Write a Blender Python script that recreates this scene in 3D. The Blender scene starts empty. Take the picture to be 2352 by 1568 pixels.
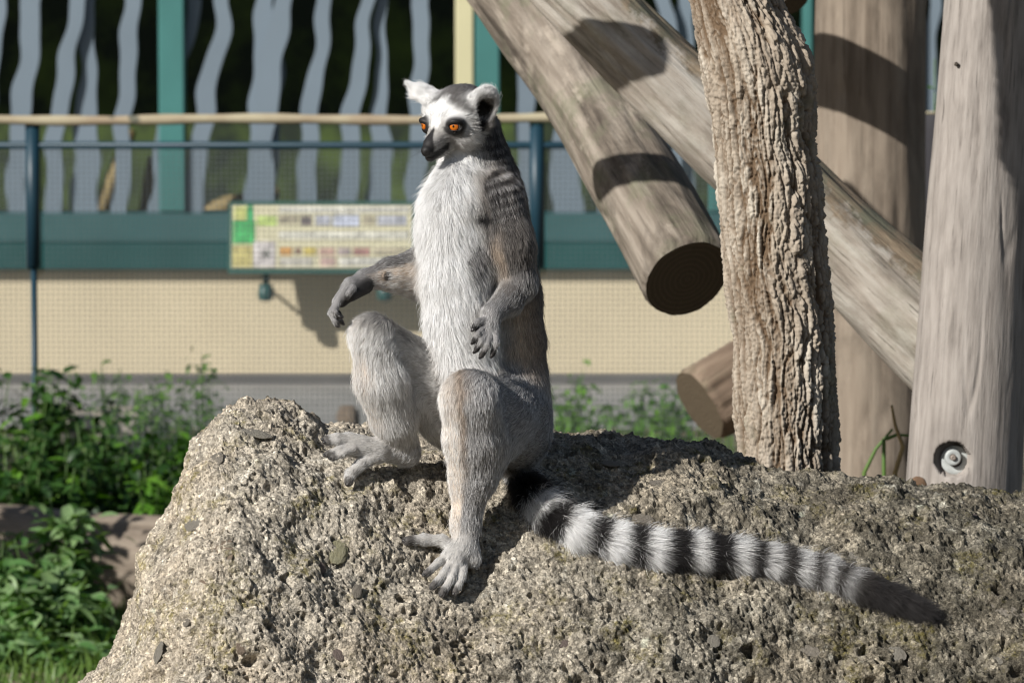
import bpy, math, random, time
import numpy as np
from mathutils import Vector, Matrix

T0 = time.time()
R = math.radians
rng = np.random.default_rng(7)
random.seed(7)
S = bpy.context.scene
C = S.collection

# ------------------------------------------------------------------ camera
CAM_H, PITCH = 1.5, R(4.91)
HALF = math.tan(R(5.7))
cam_d = bpy.data.cameras.new("camera")
cam_d.sensor_width = 36.0
cam_d.lens = 18.0 / HALF
cam_d.clip_start = 0.1
cam_d.clip_end = 600.0
cam_d.dof.use_dof = True
cam_d.dof.focus_distance = 5.93
cam_d.dof.aperture_fstop = 15.2
cam = bpy.data.objects.new("camera", cam_d)
cam.location = (0, 0, CAM_H)
cam.rotation_euler = (math.pi / 2 - PITCH, 0, 0)
C.objects.link(cam)
S.camera = cam

# ------------------------------------------------------------------ light
SUN_AZ, SUN_EL = R(46), R(30.5)        # azimuth measured from behind the camera towards the left
sun_dir = Vector((-math.sin(SUN_AZ) * math.cos(SUN_EL), -math.cos(SUN_AZ) * math.cos(SUN_EL), math.sin(SUN_EL)))
W = bpy.data.worlds.new("World")
S.world = W
W.use_nodes = True
wn = W.node_tree
sky = wn.nodes.new("ShaderNodeTexSky")
sky.sky_type = 'NISHITA'
sky.sun_disc = False
sky.sun_elevation = SUN_EL
sky.sun_rotation = math.pi + SUN_AZ
wn.links.new(sky.outputs[0], wn.nodes["Background"].inputs[0])
wn.nodes["Background"].inputs[1].default_value = 0.05
sun_d = bpy.data.lights.new("sun", 'SUN')
sun_d.energy = 5.0
sun_d.angle = R(0.53)
sun_d.color = (1.0, 0.97, 0.92)
sun_o = bpy.data.objects.new("sun", sun_d)
sun_o.rotation_euler = sun_dir.to_track_quat('Z', 'Y').to_euler()
sun_o.location = (-6, -4, 9)
C.objects.link(sun_o)

S.view_settings.view_transform = 'Standard'
S.view_settings.look = 'None'
S.view_settings.gamma = 1.0
S.view_settings.exposure = 0.30
S.view_settings.use_curve_mapping = False
S.render.engine = 'CYCLES'
S.cycles.use_denoising = True
S.cycles.max_bounces = 8
S.cycles.diffuse_bounces = 2
S.cycles.pixel_filter_type = 'BLACKMAN_HARRIS'
S.cycles.filter_width = 1.1
S.cycles.glossy_bounces = 2
S.cycles.transmission_bounces = 4
S.cycles.transparent_max_bounces = 8
S.cycles.caustics_reflective = False
S.cycles.caustics_refractive = False

# ------------------------------------------------------------------ helpers
KPX = 1176.0 / HALF
SP, CP = math.sin(PITCH), math.cos(PITCH)

def P(x, y, d):
    """world point seen at photo coordinate (x, y) [2352 wide] at world depth Y = d"""
    cx, cy = (x - 1176.0) / KPX, (784.0 - y) / KPX
    t = d / (CP + SP * cy)
    return np.array((cx * t, d, CAM_H + t * (-SP + CP * cy)))

def px_of(v):
    v = np.asarray(v, float)
    z = v[..., 2] - CAM_H
    fw = v[..., 1] * CP - z * SP
    up = v[..., 1] * SP + z * CP
    return 1176.0 + KPX * v[..., 0] / fw, 784.0 - KPX * up / fw

def new_mesh(name, V, F, smooth=True):
    """V (n,3), F (m,3) or (m,4) arrays"""
    me = bpy.data.meshes.new(name)
    V = np.asarray(V, np.float32)
    F = np.asarray(F, np.int32)
    k = F.shape[1]
    me.vertices.add(len(V))
    me.vertices.foreach_set("co", V.ravel())
    me.loops.add(F.size)
    me.loops.foreach_set("vertex_index", F.ravel())
    me.polygons.add(len(F))
    me.polygons.foreach_set("loop_start", np.arange(0, F.size, k, dtype=np.int32))
    me.polygons.foreach_set("loop_total", np.full(len(F), k, dtype=np.int32))
    if smooth:
        me.polygons.foreach_set("use_smooth", np.ones(len(F), bool))
    me.update()
    me.validate()
    return me

def link(name, me, mat=None, parent=None, loc=None):
    o = bpy.data.objects.new(name, me)
    C.objects.link(o)
    if mat is not None and me is not None and len(me.materials) == 0:
        me.materials.append(mat)
    if parent is not None:
        o.parent = parent
    if loc is not None:
        o.location = loc
    return o

def empty(name, loc=(0, 0, 0), rz=0.0):
    o = bpy.data.objects.new(name, None)
    o.empty_display_size = 0.1
    o.location = loc
    o.rotation_euler = (0, 0, rz)
    C.objects.link(o)
    return o

def tag(o, label=None, cat=None, group=None, kind=None):
    if label: o["label"] = label
    if cat: o["category"] = cat
    if group: o["group"] = group
    if kind: o["kind"] = kind
    return o

# small mesh builder -------------------------------------------------------
class MB:
    def __init__(self):
        self.v, self.f = [], []
    def add(self, V, F):
        b = len(self.v)
        self.v.extend([tuple(map(float, p)) for p in V])
        self.f.extend([tuple(i + b for i in q) for q in F])
        return self
    def box(self, c, s, rot=None, bev=0.0):
        hx, hy, hz = s[0] / 2, s[1] / 2, s[2] / 2
        if bev > 0:
            b = min(bev, hx * .9, hy * .9, hz * .9)
            pts, idx = [], {}
            for sx in (-1, 1):
                for sy in (-1, 1):
                    for sz in (-1, 1):
                        for ax in range(3):
                            p = [sx * (hx - b), sy * (hy - b), sz * (hz - b)]
                            p[ax] += (sx, sy, sz)[ax] * b
                            idx[(sx, sy, sz, ax)] = len(pts)
                            pts.append(p)
            F = []
            for ax in range(3):
                a1, a2 = (ax + 1) % 3, (ax + 2) % 3
                for s_ in (-1, 1):
                    q = []
                    for (u, w) in ((-1, -1), (1, -1), (1, 1), (-1, 1)):
                        k = [0, 0, 0]; k[ax] = s_; k[a1] = u; k[a2] = w
                        q.append(idx[(k[0], k[1], k[2], ax)])
                    F.append(q if s_ > 0 else q[::-1])
                    # edges along a2 between ax and a1
                for s_ in (-1, 1):
                    for u in (-1, 1):
                        k0 = [0, 0, 0]; k0[ax] = s_; k0[a1] = u; k0[a2] = -1
                        k1 = list(k0); k1[a2] = 1
                        q = [idx[(*k0, ax)], idx[(*k0, a1)], idx[(*k1, a1)], idx[(*k1, ax)]]
                        F.append(q if s_ * u > 0 else q[::-1])
            for sx in (-1, 1):
                for sy in (-1, 1):
                    for sz in (-1, 1):
                        q = [idx[(sx, sy, sz, a)] for a in range(3)]
                        F.append(q if sx * sy * sz > 0 else q[::-1])
            V = np.array(pts)
        else:
            V = np.array([(x, y, z) for x in (-hx, hx) for y in (-hy, hy) for z in (-hz, hz)])
            F = [(0, 1, 3, 2), (4, 6, 7, 5), (0, 4, 5, 1), (2, 3, 7, 6), (0, 2, 6, 4), (1, 5, 7, 3)]
        if rot is not None:
            V = V @ np.array(rot.to_3x3()).T
        return self.add(V + np.array(c), F)
    def tube(self, pts, rad, n=10, cap=True):
        pts = [np.asarray(p, float) for p in pts]
        if np.isscalar(rad): rad = [rad] * len(pts)
        u = None
        rings = []
        for i, p in enumerate(pts):
            t = pts[min(i + 1, len(pts) - 1)] - pts[max(i - 1, 0)]
            t = t / (np.linalg.norm(t) + 1e-12)
            if u is None:
                a = np.array((0, 0, 1.0)) if abs(t[2]) < .9 else np.array((1.0, 0, 0))
                u = np.cross(t, a)
            u = u - t * np.dot(u, t)
            u /= np.linalg.norm(u)
            w = np.cross(t, u)
            rings.append([p + rad[i] * (math.cos(2 * math.pi * k / n) * u + math.sin(2 * math.pi * k / n) * w) for k in range(n)])
        V = [q for r in rings for q in r]
        F = []
        for i in range(len(pts) - 1):
            for k in range(n):
                k2 = (k + 1) % n
                F.append((i * n + k, i * n + k2, (i + 1) * n + k2, (i + 1) * n + k))
        if cap:
            F.append(tuple(range(n))[::-1])
            F.append(tuple((len(pts) - 1) * n + k for k in range(n)))
        return self.add(V, F)
    def mesh(self, name, smooth=False):
        me = bpy.data.meshes.new(name)
        me.from_pydata(self.v, [], self.f)
        if smooth:
            me.polygons.foreach_set("use_smooth", np.ones(len(me.polygons), bool))
        me.update()
        return me
    def build(self, name, mat, parent=None, smooth=False, loc=None):
        me = self.mesh(name, smooth)
        me.materials.append(mat)
        return link(name, me, None, parent, loc)

# numpy noise ---------------------------------------------------------------
def _hash(ix, iy, iz, seed):
    h = (ix.astype(np.int64) * 374761393 + iy.astype(np.int64) * 668265263 + iz.astype(np.int64) * 2147483647 + seed * 974711) & 0xffffffff
    h = ((h ^ (h >> 13)) * 1274126177) & 0xffffffff
    h = h ^ (h >> 16)
    return h
_G = np.random.default_rng(3).normal(size=(256, 3)).astype(np.float32)
_G /= np.linalg.norm(_G, axis=1, keepdims=True)

def perlin(p, f, seed=0):
    q = (np.asarray(p, np.float32) * np.float32(1) * np.asarray(f, np.float32))
    i = np.floor(q)
    fr = (q - i).astype(np.float32)
    i = i.astype(np.int64)
    u = fr * fr * fr * (fr * (fr * 6 - 15) + 10)
    out = np.zeros(len(q), np.float32)
    for dx in (0, 1):
        wx = u[:, 0] if dx else 1 - u[:, 0]
        for dy in (0, 1):
            wy = u[:, 1] if dy else 1 - u[:, 1]
            for dz in (0, 1):
                wz = u[:, 2] if dz else 1 - u[:, 2]
                g = _G[_hash(i[:, 0] + dx, i[:, 1] + dy, i[:, 2] + dz, seed) & 255]
                d = g[:, 0] * (fr[:, 0] - dx) + g[:, 1] * (fr[:, 1] - dy) + g[:, 2] * (fr[:, 2] - dz)
                out += wx * wy * wz * d
    return out * 1.5

def worley(p, f, seed=0, second=False, ids=False):
    q = np.asarray(p, np.float32) * np.asarray(f, np.float32)
    i = np.floor(q).astype(np.int64)
    f1 = np.full(len(q), 9.0, np.float32)
    f2 = np.full(len(q), 9.0, np.float32)
    cid = np.zeros(len(q), np.int64)
    for dx in (-1, 0, 1):
        for dy in (-1, 0, 1):
            for dz in (-1, 0, 1):
                h = _hash(i[:, 0] + dx, i[:, 1] + dy, i[:, 2] + dz, seed)
                jx = (h & 1023) / 1023.0; jy = ((h >> 10) & 1023) / 1023.0; jz = ((h >> 20) & 1023) / 1023.0
                d = (i[:, 0] + dx + jx - q[:, 0]) ** 2 + (i[:, 1] + dy + jy - q[:, 1]) ** 2 + (i[:, 2] + dz + jz - q[:, 2]) ** 2
                d = d.astype(np.float32)
                if ids:
                    cid = np.where(d < f1, h, cid)
                if second:
                    f2 = np.minimum(f2, np.maximum(f1, d))
                f1 = np.minimum(f1, d)
    r = [np.sqrt(f1)]
    if second: r.append(np.sqrt(f2))
    if ids: r.append((cid & 65535) / 65535.0)
    return r[0] if len(r) == 1 else r

def sstep(a, b, x):
    t = np.clip((x - a) / (b - a), 0, 1)
    return t * t * (3 - 2 * t)

# materials -----------------------------------------------------------------
class N:
    """thin wrapper for building node trees"""
    def __init__(self, name):
        self.m = bpy.data.materials.new(name)
        self.m.use_nodes = True
        self.t = self.m.node_tree
        self.t.nodes.clear()
        self.out = self.t.nodes.new("ShaderNodeOutputMaterial")
        self.bsdf = self.t.nodes.new("ShaderNodeBsdfPrincipled")
        self.t.links.new(self.bsdf.outputs[0], self.out.inputs[0])
        self.coord = None
    def node(self, typ, **kw):
        n = self.t.nodes.new(typ)
        for k, v in kw.items():
            if k.startswith("i_"):
                n.inputs[k[2:]].default_value = v
            else:
                setattr(n, k, v)
        return n
    def L(self, a, b):
        self.t.links.new(a, b)
    def obj(self, scale=(1, 1, 1), rot=(0, 0, 0)):
        tc = self.t.nodes.new("ShaderNodeTexCoord")
        mp = self.t.nodes.new("ShaderNodeMapping")
        mp.inputs["Scale"].default_value = scale
        mp.inputs["Rotation"].default_value = rot
        self.L(tc.outputs["Object"], mp.inputs[0])
        return mp.outputs[0]
    def noise(self, vec, scale, detail=4, rough=.55, dist=0.0):
        n = self.node("ShaderNodeTexNoise")
        n.inputs["Scale"].default_value = scale
        n.inputs["Detail"].default_value = detail
        n.inputs["Roughness"].default_value = rough
        n.inputs["Distortion"].default_value = dist
        self.L(vec, n.inputs["Vector"])
        return n.outputs["Fac"]
    def voro(self, vec, scale, feature='F1', out="Distance"):
        n = self.node("ShaderNodeTexVoronoi")
        n.feature = feature
        n.inputs["Scale"].default_value = scale
        self.L(vec, n.inputs["Vector"])
        return n.outputs[out]
    def ramp(self, fac, stops, interp='LINEAR'):
        n = self.node("ShaderNodeValToRGB")
        n.color_ramp.interpolation = interp
        e = n.color_ramp.elements
        while len(e) > 1: e.remove(e[0])
        e[0].position = stops[0][0]; e[0].color = self.c4(stops[0][1])
        for p, c in stops[1:]:
            k = e.new(p); k.color = self.c4(c)
        self.L(fac, n.inputs[0])
        return n.outputs[0]
    @staticmethod
    def c4(c):
        if isinstance(c, (int, float)): return (c, c, c, 1)
        return (c[0], c[1], c[2], 1)
    def mix(self, fac, a, b, mode='MIX'):
        n = self.node("ShaderNodeMix", data_type='RGBA', blend_type=mode)
        for s, v in ((n.inputs[0], fac), (n.inputs[6], a), (n.inputs[7], b)):
            if hasattr(v, "is_output"): self.L(v, s)
            elif s.type == 'VALUE': s.default_value = v
            else: s.default_value = self.c4(v)
        return n.outputs[2]
    def math(self, op, a, b=0.0):
        n = self.node("ShaderNodeMath", operation=op)
        for s, v in ((n.inputs[0], a), (n.inputs[1], b)):
            if hasattr(v, "is_output"): self.L(v, s)
            else: s.default_value = v
        return n.outputs[0]
    def bump(self, h, strength=.5, dist=.01, prev=None):
        n = self.node("ShaderNodeBump")
        n.inputs["Strength"].default_value = strength
        n.inputs["Distance"].default_value = dist
        self.L(h, n.inputs["Height"])
        if prev is not None: self.L(prev, n.inputs["Normal"])
        return n.outputs[0]
    def set(self, color=None, rough=.7, normal=None, spec=.3, metal=0.0):
        b = self.bsdf
        if color is not None:
            if hasattr(color, "is_output"): self.L(color, b.inputs["Base Color"])
            else: b.inputs["Base Color"].default_value = self.c4(color)
        if hasattr(rough, "is_output"): self.L(rough, b.inputs["Roughness"])
        else: b.inputs["Roughness"].default_value = rough
        b.inputs["Specular IOR Level"].default_value = spec
        b.inputs["Metallic"].default_value = metal
        if normal is not None: self.L(normal, b.inputs["Normal"])
        return self.m

def paint(name, col, var=.15, rough=.5, scale=12, spec=.4):
    n = N(name)
    v = n.obj()
    f = n.noise(v, scale, 5)
    c = n.mix(n.ramp(f, [(.35, 0), (.68, 1)]), [x * (1 - var) for x in col], [min(1, x * (1 + var)) for x in col])
    return n.set(c, rough, None, spec)
# ------------------------------------------------------------------ boulder
_rx = np.array([-40, 120, 200, 290, 330, 370, 410, 450, 500, 525, 560, 650, 720, 760, 830, 900, 1000, 1240, 1350, 1480, 1560, 1650, 1740, 1830, 1950, 2090, 2200, 2352, 2500], float)
_ry = np.array([1900, 1685, 1560, 1440, 1350, 1185, 1095, 1020, 957, 935, 922, 927, 947, 962, 974, 985, 990, 985, 990, 1000, 1012, 1042, 1066, 1078, 1083, 1097, 1112, 1130, 1150], float)
_dx = np.array([-40, 200, 560, 830, 1100, 1400, 2352, 2500], float)
_dd = np.array([5.97, 5.98, 6.00, 6.05, 6.12, 6.14, 6.16, 6.16], float) + .085
_fh = np.array([0, .010, .025, .05, .10, .15, .25, .40, .60, .80, 1.2])
_ff = np.array([0, .105, .165, .215, .275, .328, .40, .485, .565, .615, .685])

def ridge(px):
    return np.interp(px, _rx, _ry), np.interp(px, _dx, _dd)

def build_rock():
    # stations along x
    pxs = np.concatenate([np.linspace(120, 560, 330, endpoint=False), np.linspace(560, 2420, 620)])
    st = []
    for p in pxs:
        y, d = ridge(p)
        q = P(p, y, d)
        st.append((q[0], q[1], q[2]))
    # left of the frame: falls to the ground; right of the frame: tapers down out of view
    x0, d0, z0 = st[0]
    left = []
    for k in range(24, 0, -1):
        t = k / 24
        left.append((x0 - .40 * t, d0 + .03 * t, z0 * (1 - t) - .03 * t))
    x1, d1, z1 = st[-1]
    right = []
    for k in range(1, 41):
        t = k / 40
        right.append((x1 + .75 * t, d1 + .03 * t, z1 * (1 - t ** 2.2) - .03 * t))
    st = np.array(left + st + right)
    # profile parameters: arc along back -> ridge -> front
    hb = np.array([1.0, .6, .3, .12, .05, .02, .006])
    bb = np.array([.45, .36, .27, .17, .105, .055, .02])
    hfine = np.concatenate([np.linspace(0, .012, 34, endpoint=False), np.linspace(.012, .04, 60, endpoint=False),
                            np.linspace(.04, .36, 285, endpoint=False), np.linspace(.36, 1.15, 60)])
    ffine = np.interp(hfine, _fh, _ff)
    # smooth the piecewise profile
    for _ in range(30):
        ffine[1:-1] = .25 * ffine[:-2] + .5 * ffine[1:-1] + .25 * ffine[2:]
    bh = np.interp(np.linspace(0, 6, 50), np.arange(7), hb)
    bo = np.interp(np.linspace(0, 6, 50), np.arange(7), bb)
    Hh = np.concatenate([bh, hfine]); Off = np.concatenate([bo, -ffine])
    n, m = len(st), len(Hh)
    X = np.repeat(st[:, 0:1], m, 1)
    Y = st[:, 1:2] + Off[None, :]
    Z = st[:, 2:3] - Hh[None, :]
    zmin = -.06
    # squeeze the part below the ground plane
    under = Z < zmin
    Z = np.where(under, zmin - .002 * np.clip(zmin - Z, 0, 1), Z)
    G = np.stack([X, Y, Z], -1)
    # round the ridge a little: lower it towards the sides by smoothing over the profile
    for _ in range(10):
        G[:, 1:-1] = .25 * G[:, :-2] + .5 * G[:, 1:-1] + .25 * G[:, 2:]
    gu = np.gradient(G, axis=0); gv = np.gradient(G, axis=1)
    Nn = np.cross(gv, gu)
    Nn /= np.linalg.norm(Nn, axis=-1, keepdims=True) + 1e-12
    Vf = G.reshape(-1, 3); Nf = Nn.reshape(-1, 3)
    p = Vf
    h = .011 * perlin(p, 8, 1) + .0105 * perlin(p, 19, 2) + .0055 * perlin(p, 43, 3)
    wpt = p + np.stack([perlin(p, 60, 21), perlin(p, 60, 22), perlin(p, 60, 23)], -1) * .006
    rough = sstep(-.15, .5, perlin(p, 6, 4) + .9 * sstep(-.10, .35, p[:, 0]) + .15)  # crustier on the right
    # crumbly knobs
    f1, f2, cid = worley(wpt, 55, 5, True, True)
    h += (.0060 * (1 - f1 * 1.2) * (cid > .5)) * (.3 + .7 * rough)
    f1, f2, cid = worley(wpt, 125, 6, True, True)
    h += .0030 * (1 - f1 * 1.25) * (.35 + .75 * rough) * (.25 + 1.2 * cid)
    f1b, cidb = worley(wpt, 250, 7, False, True)
    h += .0020 * (1 - f1b * 1.3) * (.3 + 1.1 * cidb) * (.6 + .5 * rough)
    # pores of many sizes, in patches
    pm = sstep(-.25, .25, perlin(p, 14, 14))
    a1, c1 = worley(wpt * np.array((1, 1, 1.25)), 36, 8, False, True)
    h -= .0170 * sstep(.38, .10, a1) * (c1 > .62) * pm
    a2, c2 = worley(wpt, 85, 9, False, True)
    h -= .0085 * sstep(.42, .12, a2) * (c2 > .58) * (.4 + .6 * pm)
    a3, c3 = worley(wpt, 170, 12, False, True)
    h -= .0048 * sstep(.45, .15, a3) * (c3 > .50)
    h += .0016 * perlin(p, 190, 10) + .0012 * perlin(p, 420, 11)
    Vd = Vf + Nf * h[:, None].astype(np.float64)
    idx = np.arange(n * m).reshape(n, m)
    F = np.stack([idx[:-1, :-1], idx[:-1, 1:], idx[1:, 1:], idx[1:, :-1]], -1).reshape(-1, 4)
    return Vd, F, Nf, Vf

ROCK_V, ROCK_F, ROCK_N, ROCK_B = build_rock()
_rpx, _rpy = px_of(ROCK_B)
_vis = np.nonzero((-ROCK_N[:, 1] + .09 * ROCK_N[:, 2] > .02) & (_rpy < 1760) & (_rpx > 0) & (_rpx < 2450))[0]
def rock_at(x, y):
    """point of the boulder's smooth base surface, its normal and the real surface point near a photo coordinate"""
    k = _vis[np.argmin((_rpx[_vis] - x) ** 2 + (_rpy[_vis] - y) ** 2)]
    return ROCK_B[k], ROCK_N[k], ROCK_V[k]
def rock_d(x, y):
    return rock_at(x, y)[0][1]

def mat_rock():
    n = N("conglomerate_stone")
    v = n.obj()
    big = n.noise(v, 5, 4, .6)
    mid = n.noise(v, 26, 6, .65)
    fine = n.noise(v, 160, 4, .7)
    tan = n.mix(n.ramp(mid, [(.3, 0), (.7, 1)]), (.41, .36, .295), (.275, .24, .195))
    grey = n.mix(n.ramp(fine, [(.3, 0), (.7, 1)]), (.22, .20, .17), (.43, .395, .34))
    sep = n.node("ShaderNodeSeparateXYZ"); n.L(v, sep.inputs[0])
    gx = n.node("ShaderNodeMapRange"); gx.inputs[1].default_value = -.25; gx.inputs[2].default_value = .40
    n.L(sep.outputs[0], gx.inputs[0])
    base = n.mix(n.ramp(big, [(.40, 0), (.58, 1)]), tan, grey)
    # darker crust of old lichen, heavier away from the worn left end
    blk = n.ramp(n.math('ADD', n.noise(v, 30, 6, .75), n.math('MULTIPLY', gx.outputs[0], .13)), [(.545, 0), (.66, 1)])
    base = n.mix(n.math('MULTIPLY', blk, .72), base, (.060, .054, .043))
    # pale crust
    wh = n.ramp(n.noise(v, 38, 7, .72), [(.565, 0), (.68, 1)])
    wmask = n.ramp(n.noise(v, 6.5, 2), [(.42, 0), (.6, 1)])
    base = n.mix(n.math('MULTIPLY', n.math('MULTIPLY', wh, wmask), .85), base, (.56, .54, .49))
    # moss
    ms = n.ramp(n.noise(v, 17, 6, .7), [(.53, 0), (.63, 1)])
    ms2 = n.ramp(n.noise(v, 130, 3, .7), [(.38, 0), (.62, 1)])
    mf = n.math('MULTIPLY', n.math('MULTIPLY', ms, ms2), .8)
    base = n.mix(mf, base, n.mix(n.noise(v, 60, 3), (.085, .08, .022), (.20, .165, .05)))
    # lichen rosettes
    ro = n.ramp(n.voro(v, 21), [(.10, 1), (.17, 0)])
    rm = n.ramp(n.noise(v, 11, 2), [(.58, 0), (.62, 1)])
    base = n.mix(n.math('MULTIPLY', n.math('MULTIPLY', ro, rm), .75), base, (.52, .53, .45))
    # grit: every grain its own tone
    def grit(scale, stops):
        sp = n.voro(v, scale, out="Color")
        ssp = n.node("ShaderNodeSeparateColor"); n.L(sp, ssp.inputs[0])
        return n.ramp(ssp.outputs[0], stops)
    base = n.mix(.75, base, n.mix(1.0, base, grit(240, [(0, .32), (.3, .80), (.75, 1.15), (1, 1.8)]), 'MULTIPLY'))
    base = n.mix(.6, base, n.mix(1.0, base, grit(480, [(0, .45), (.4, .95), (.85, 1.1), (1, 1.8)]), 'MULTIPLY'))
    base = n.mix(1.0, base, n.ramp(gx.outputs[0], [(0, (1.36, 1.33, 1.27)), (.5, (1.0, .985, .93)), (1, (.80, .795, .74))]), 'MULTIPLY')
    h = n.bump(n.noise(v, 430, 4, .75), .9, .0030)
    h = n.bump(n.voro(v, 330), .6, .0022, h)
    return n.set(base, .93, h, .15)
M_ROCK = mat_rock()
rock = empty("boulder", (0.05, 6.0, 0))
tag(rock, "big rough tan conglomerate boulder that the lemur sits on", "boulder")
_o = np.array(rock.location)
rk = link("stone_body", new_mesh("stone_body", ROCK_V - _o, ROCK_F), M_ROCK, rock)

# pebbles bedded in the conglomerate: (x, y, width px, height px, tilt deg, colour index)
def mat_pebble(name, a, b):
    n = N(name)
    v = n.obj()
    c = n.mix(n.ramp(n.noise(v, 1.2, 6, .7), [(.3, 0), (.7, 1)]), a, b)
    c = n.mix(n.math('MULTIPLY', n.ramp(n.noise(v, 1.6, 6, .75), [(.54, 0), (.68, 1)]), .35), c, (.17, .145, .11))
    return n.set(c, .85, n.bump(n.noise(v, 3, 7, .75), .75, .06), .15)
PEB = [mat_pebble("pebble_grey_stone", (.27, .235, .19), (.36, .325, .275)), mat_pebble("pebble_brown_stone", (.27, .205, .15), (.33, .265, .205)),
       mat_pebble("pebble_pale_stone", (.29, .265, .22), (.38, .35, .30)), mat_pebble("pebble_mauve_stone", (.20, .155, .14), (.26, .21, .185)),
       mat_pebble("pebble_ochre_stone", (.36, .33, .20), (.45, .43, .30))]
peb = [(488, 1060, 62, 52, 10, 0), (490, 1292, 88, 104, 15, 1), (590, 992, 70, 36, 12, 2), (778, 1266, 44, 62, 20, 4), (655, 1132, 26, 34, 20, 0),
       (742, 1116, 26, 30, 0, 3), (540, 1130, 26, 40, 30, 2), (560, 1090, 28, 22, 0, 2), (610, 1226, 40, 58, 25, 2), (445, 1196, 62, 40, 20, 2),
       (668, 935, 52, 20, 4, 2), (735, 1300, 36, 28, 10, 3), (700, 960, 24, 16, 0, 3), (1342, 1322, 56, 34, 8, 2), (2008, 1262, 46, 34, 10, 0),
       (1955, 1278, 36, 30, 0, 2), (2318, 1405, 72, 84, -10, 0), (2300, 1520, 40, 30, 0, 2), (1560, 1400, 34, 26, 20, 3), (1870, 1500, 62, 44, 5, 0),
       (1640, 1470, 30, 26, 0, 2), (1072, 1397, 22, 32, 5, 0), (940, 1480, 34, 26, 30, 3), (1290, 1470, 38, 28, 12, 3), (1480, 1190, 50, 26, 5, 0),
       (1405, 1062, 46, 26, 0, 0), (1520, 1108, 54, 24, -8, 0), (880, 1180, 26, 22, 0, 1), (820, 1355, 24, 30, 15, 0), (640, 1420, 40, 28, 10, 2),
       (560, 1480, 30, 40, 20, 1), (420, 1420, 40, 30, 30, 0), (360, 1500, 34, 44, 30, 2), (2130, 1230, 40, 26, 10, 1), (2230, 1180, 30, 24, 0, 3),
       (1760, 1180, 34, 22, 0, 1), (1700, 1400, 26, 22, 0, 0), (2060, 1500, 44, 32, 18, 2), (1120, 1520, 34, 28, 0, 1), (780, 1500, 28, 24, 0, 3)]
def pebble_mesh(seed):
    import bmesh
    bm = bmesh.new()
    bmesh.ops.create_icosphere(bm, subdivisions=4, radius=1.0)
    V = np.array([v.co for v in bm.verts])
    d = 1 + .22 * perlin(V + seed * 7.3, 1.1, seed) + .08 * perlin(V, 3.1, seed + 5)
    me = bpy.data.meshes.new("pebble")
    for v, k in zip(bm.verts, d): v.co *= float(k)
    for f in bm.faces: f.smooth = True
    bm.to_mesh(me); bm.free()
    return me
_pm = {}
for i, (x, y, w, h_, tilt, ci) in enumerate(peb):
    b, nn, sv = rock_at(x, y)
    key = (i % 7, ci)
    if key not in _pm:
        _pm[key] = pebble_mesh(i % 7)
        _pm[key].materials.append(PEB[ci])
    o = link("pebble", _pm[key], None, rock)
    nv = Vector(nn); xa = Vector((1, 0, 0)); xa = (xa - nv * xa.dot(nv)).normalized(); ya = nv.cross(xa)
    M = Matrix((xa, ya, nv)).transposed() @ Matrix.Rotation(R(-tilt), 3, 'Z')
    sc = .000509 * .5
    M4 = Matrix.Translation(Vector(b) + nv * (-.0016) - rock.location) @ M.to_4x4() @ Matrix.Diagonal((w * sc, h_ * sc * 1.25, min(w, h_) * sc * .27, 1))
    o.matrix_local = M4
# ------------------------------------------------------------------ ground and path
def ground_h(x, y):
    return .02 * math.sin(x * 1.7 + .4) * math.sin(y * .9)
def mat_soil():
    n = N("earth")
    v = n.obj()
    c = n.mix(n.ramp(n.noise(v, 3, 5), [(.35, 0), (.65, 1)]), (.16, .12, .085), (.26, .21, .155))
    c = n.mix(n.ramp(n.noise(v, 16, 5, .65), [(.5, 0), (.66, 1)]), c, (.06, .085, .03))
    return n.set(c, .95, n.bump(n.noise(v, 40, 6, .7), .7, .03), .1)
gx = np.concatenate([np.linspace(-120, -6, 20, endpoint=False), np.linspace(-6, 6, 90), np.linspace(6, 120, 21)[1:]])
gy = np.concatenate([np.linspace(-40, 2, 16, endpoint=False), np.linspace(2, 14.6, 110)])
GX, GY = np.meshgrid(gx, gy, indexing='ij')
gp = np.stack([GX, GY, GX * 0], -1).reshape(-1, 3)
gz = .035 * perlin(gp, .8, 71) + .018 * perlin(gp, 2.3, 72)
gz *= sstep(14.4, 13.0, gp[:, 1]) * (np.abs(gp[:, 0]) < 8)
gp[:, 2] = gz - .004
ix = np.arange(len(gp)).reshape(GX.shape)
gf = np.stack([ix[:-1, :-1], ix[1:, :-1], ix[1:, 1:], ix[:-1, 1:]], -1).reshape(-1, 4)
g_ = link("ground", new_mesh("ground", gp, gf), mat_soil())
tag(g_, kind='structure')
m = MB().add([(-120, 14.5, -.09), (120, 14.5, -.09), (120, 400, -.09), (-120, 400, -.09)], [(0, 1, 2, 3)])
far = m.build("ground", paint("earth_far", (.17, .15, .11), .2, .9, 2)); tag(far, kind='structure')
m = MB(); m.box((0, 15.45, -.058), (60, 1.68, .05))
pth = m.build("path", paint("grey_paving", (.27, .265, .255), .15, .85, 3)); tag(pth, kind='structure')

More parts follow.
